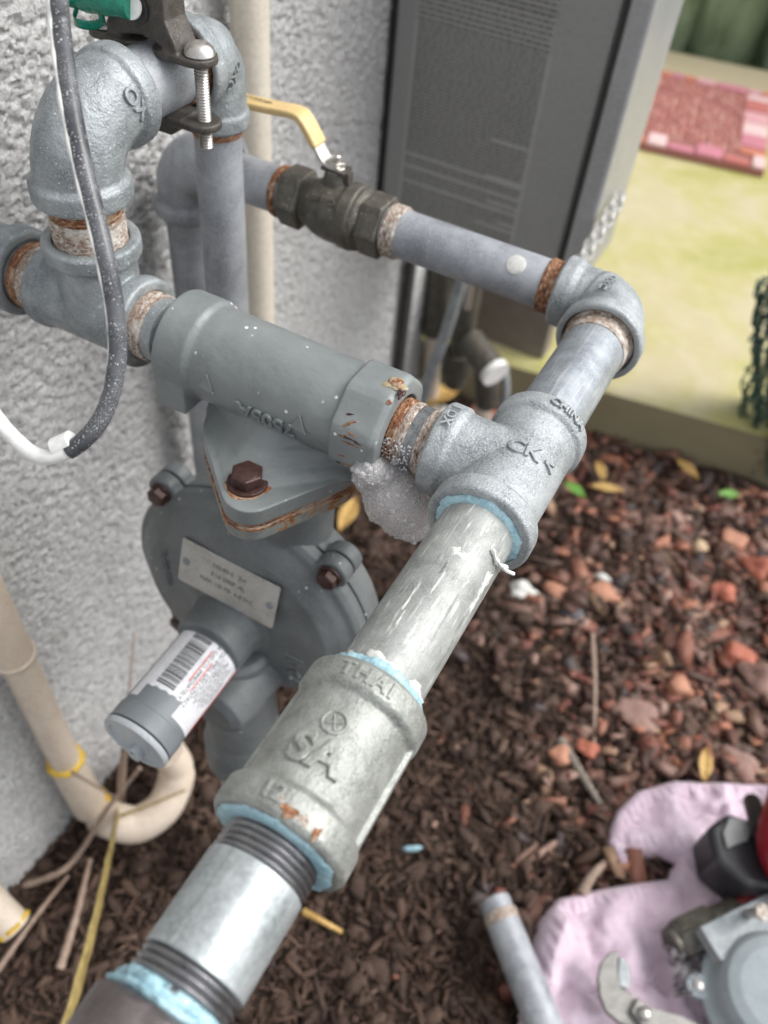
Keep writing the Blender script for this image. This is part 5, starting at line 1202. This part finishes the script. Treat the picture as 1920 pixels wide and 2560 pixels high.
twig([gz(1400, 1850), gz(1450, 1930, .016), gz(1500, 2010)], .0062, M['brown_panel'], 'dark brown stick above the towel on the gravel')
twig([gz(760, 2280), gz(800, 2300, .018), gz(855, 2330)], .0038, M['leaf_ochre'], 'curved orange brown twig right of the bright nipple')
twig([gz(1690, 1760), gz(1740, 1830, .02), gz(1790, 1900)], .0016, M['twig'], 'thin curved straw on the gravel above the towel')
twig([gz(1740, 1370, .02), gz(1640, 1290, .02), gz(1600, 1260)], .0014, M['twig'], 'thin straw among the red stones near the slab')
def leaf(px, py, ln, w, az, m, label, up=.030, tilt=.2):
    c = gz(px, py, up); n_ = 12; bm = bmesh.new(); d = Vector((math.cos(az), math.sin(az), 0)); s = Vector((-d.y, d.x, 0))
    rows = [[bm.verts.new(c + d*ln*(k/n_-.5) + s*w*math.sin(PI*min(.97, max(.03, k/n_)))*j/2*.5 + Vector((0, 0, .12*w*abs(j) + tilt*ln*.2*math.sin(k/n_*PI)))) for j in (-2, -1, 0, 1, 2)] for k in range(n_+1)]
    for A_, B_ in zip(rows, rows[1:]):
        for k in range(4): bm.faces.new((A_[k], A_[k+1], B_[k+1], B_[k]))
    t = obj('leaf', bm, m, None, angle=80); tag(t, label, 'leaf', 'leaves lying on the gravel'); t.modifiers.new('s', 'SOLIDIFY').thickness = .0004
leaf(1435, 1228, .042, .018, R(160), M['leaf_green'], 'green and yellow leaf lying right of the tee')
leaf(1820, 1240, .034, .018, R(30), M['leaf_green'], 'small bright green leaf near the slab edge at right')
leaf(1515, 1225, .050, .018, R(200), M['leaf_ochre'], 'ochre curled leaf beside the green and yellow leaf')
leaf(1500, 1180, .045, .016, R(120), M['leaf_ochre'], 'ochre leaf closest to the slab behind the tee')
leaf(1715, 1175, .05, .018, R(150), M['leaf_ochre'], 'tan leaf tucked against the concrete edge')
leaf(1098, 1010, .085, .040, R(70), M['leaf_ochre'], 'large ochre leaf standing behind the foamy nipple', up=.035, tilt=.9)
leaf(1760, 1915, .045, .016, R(100), M['leaf_ochre'], 'tan leaf next to the top edge of the towel')
leaf(870, 1290, .07, .025, R(100), M['leaf_ochre'], 'yellow leaf seen between the case ear and foam', up=.02)
def stone(px, py, r, m, label, sq=(1, .8, .55)):
    c = gz(px, py, .014); bm = bmesh.new(); bmesh.ops.create_icosphere(bm, subdivisions=3, radius=r); rr_ = random.Random(px)
    ph = [rr_.random()*6 for _ in range(3)]
    for v in bm.verts:
        q = v.co.normalized(); k = 1+.16*math.sin(q.x*4+ph[0])+.14*math.sin(q.y*5+ph[1])+.1*math.sin(q.z*6+ph[2]); v.co = Vector((q.x*r*sq[0]*k, q.y*r*sq[1]*k, q.z*r*sq[2]*k)) + c
    t = obj('stone', bm, m, None, angle=35); tag(t, label, 'stone', 'larger stones among the gravel')
red = [brick_mat('stone_red', (.40, .12, .07)), brick_mat('stone_salmon', (.45, .21, .13)), brick_mat('stone_mauve', (.26, .15, .12)), brick_mat('stone_slate', (.09, .09, .10)), brick_mat('stone_buff', (.50, .36, .22))]
stone(1308, 1478, .019, M['white_stone'], 'round white stone right of the scratched pipe')
stone(1510, 1447, .012, M['white_stone'], 'narrow bright white stone above the salmon stones', (1.2, .5, .4))
stone(1412, 1490, .019, red[1], 'flat salmon stone right of the round white stone', (1.4, .7, .5))
stone(1510, 1488, .021, red[1], 'large salmon red stone under the narrow white stone', (1.3, .8, .5))
stone(1430, 1535, .014, red[3], 'dark slate stone below the flat salmon stone')
stone(1585, 1335, .018, red[3], 'grey triangular stone behind the white ones', (1.2, .8, .4))
stone(1835, 1350, .017, red[1], 'cream and salmon stone near the right photo edge', (1, .9, .5))
stone(1750, 1365, .012, red[4], 'round buff stone left of the cream and salmon stone')
stone(1810, 1480, .017, red[0], 'bright red stone at the right among the gravel')
stone(1900, 1420, .022, red[0], 'large red stone cut by the right photo edge', (1, .9, .7))
stone(1850, 1640, .019, red[0], 'orange red stone left of the pinkish boulder')
stone(1900, 1690, .024, red[2], 'pinkish boulder at the right photo edge', (1, .9, .7))
stone(1700, 1720, .017, red[1], 'salmon stone in the middle of the gravel')
stone(1590, 1790, .022, red[2], 'flat mauve stone above the towel', (1.3, .9, .4))
stone(1400, 1890, .014, red[1], 'salmon stone on the dark mulch left of the stick')
stone(1470, 1870, .012, red[0], 'small orange stone right of the salmon one on mulch')
stone(1750, 1865, .015, red[0], 'orange red stone just above the towel')
stone(1840, 1905, .020, red[2], 'brown mauve stone touching the towel edge', (1.1, .9, .5))
stone(1205, 1040, .020, red[0], 'red stone behind the tee by the capped pipe', (1.1, 1, .8))
stone(1260, 965, .022, red[0], 'deep red stone under the pale hose')
stone(1555, 2140, .013, red[3], 'dark stone at the notch of the towel')
c = gz(1028, 2122, .02); bm = bmesh.new(); sweep(bm, smooth_path([c+Vector((-.008, -.004, 0)), c, c+Vector((.010, .006, .004))], 8), [.001, .003, .0045, .0048, .0046, .005, .0045, .003, .001], 14, flat=(1, .6)); t = obj('paste_blob', bm, M['blue_dope'], None); tag(t, 'small dropped blob of blue pipe paste on the mulch', 'paste')
# white dab on the blue pipe
T = [o for o in COL.objects if o.get('label', '').startswith('long bluish')][0]
bm = bmesh.new(); a_, u_, v_ = frame((-1, 0, 0)); O_ = Vector((0, EY, 0)); sg = 1 if v_.dot(Vector((0, -1, 0))) > 0 else -1
rs = [[bm.verts.new(O_ + a_*(.062+.0058*s*math.cos(q)) + (u_*math.cos(sg*R(38)+.0062*s*math.sin(q)/VR)+v_*math.sin(sg*R(38)+.0062*s*math.sin(q)/VR))*(VR+hh)) for q in np.linspace(0, 2*PI, 25)[:-1]] for s, hh in ((1, -.0001), (.92, .0005), (.6, .0008))]
for A_, B_ in zip(rs, rs[1:]):
    for k in range(24): bm.faces.new((A_[k], A_[(k+1) % 24], B_[(k+1) % 24], B_[k]))
bm.faces.new(rs[-1]); obj('white_dab', bm, M['residue'], T)
# debris lumps of white tile behind the foam
for (px, py, r, lab) in ((1110, 1040, .020, 'white plastic scrap behind the foamy nipple'), (1060, 960, .016, 'pale grey scrap below the slanting hose')):
    stone(px, py, r, M['white_stone'], lab)
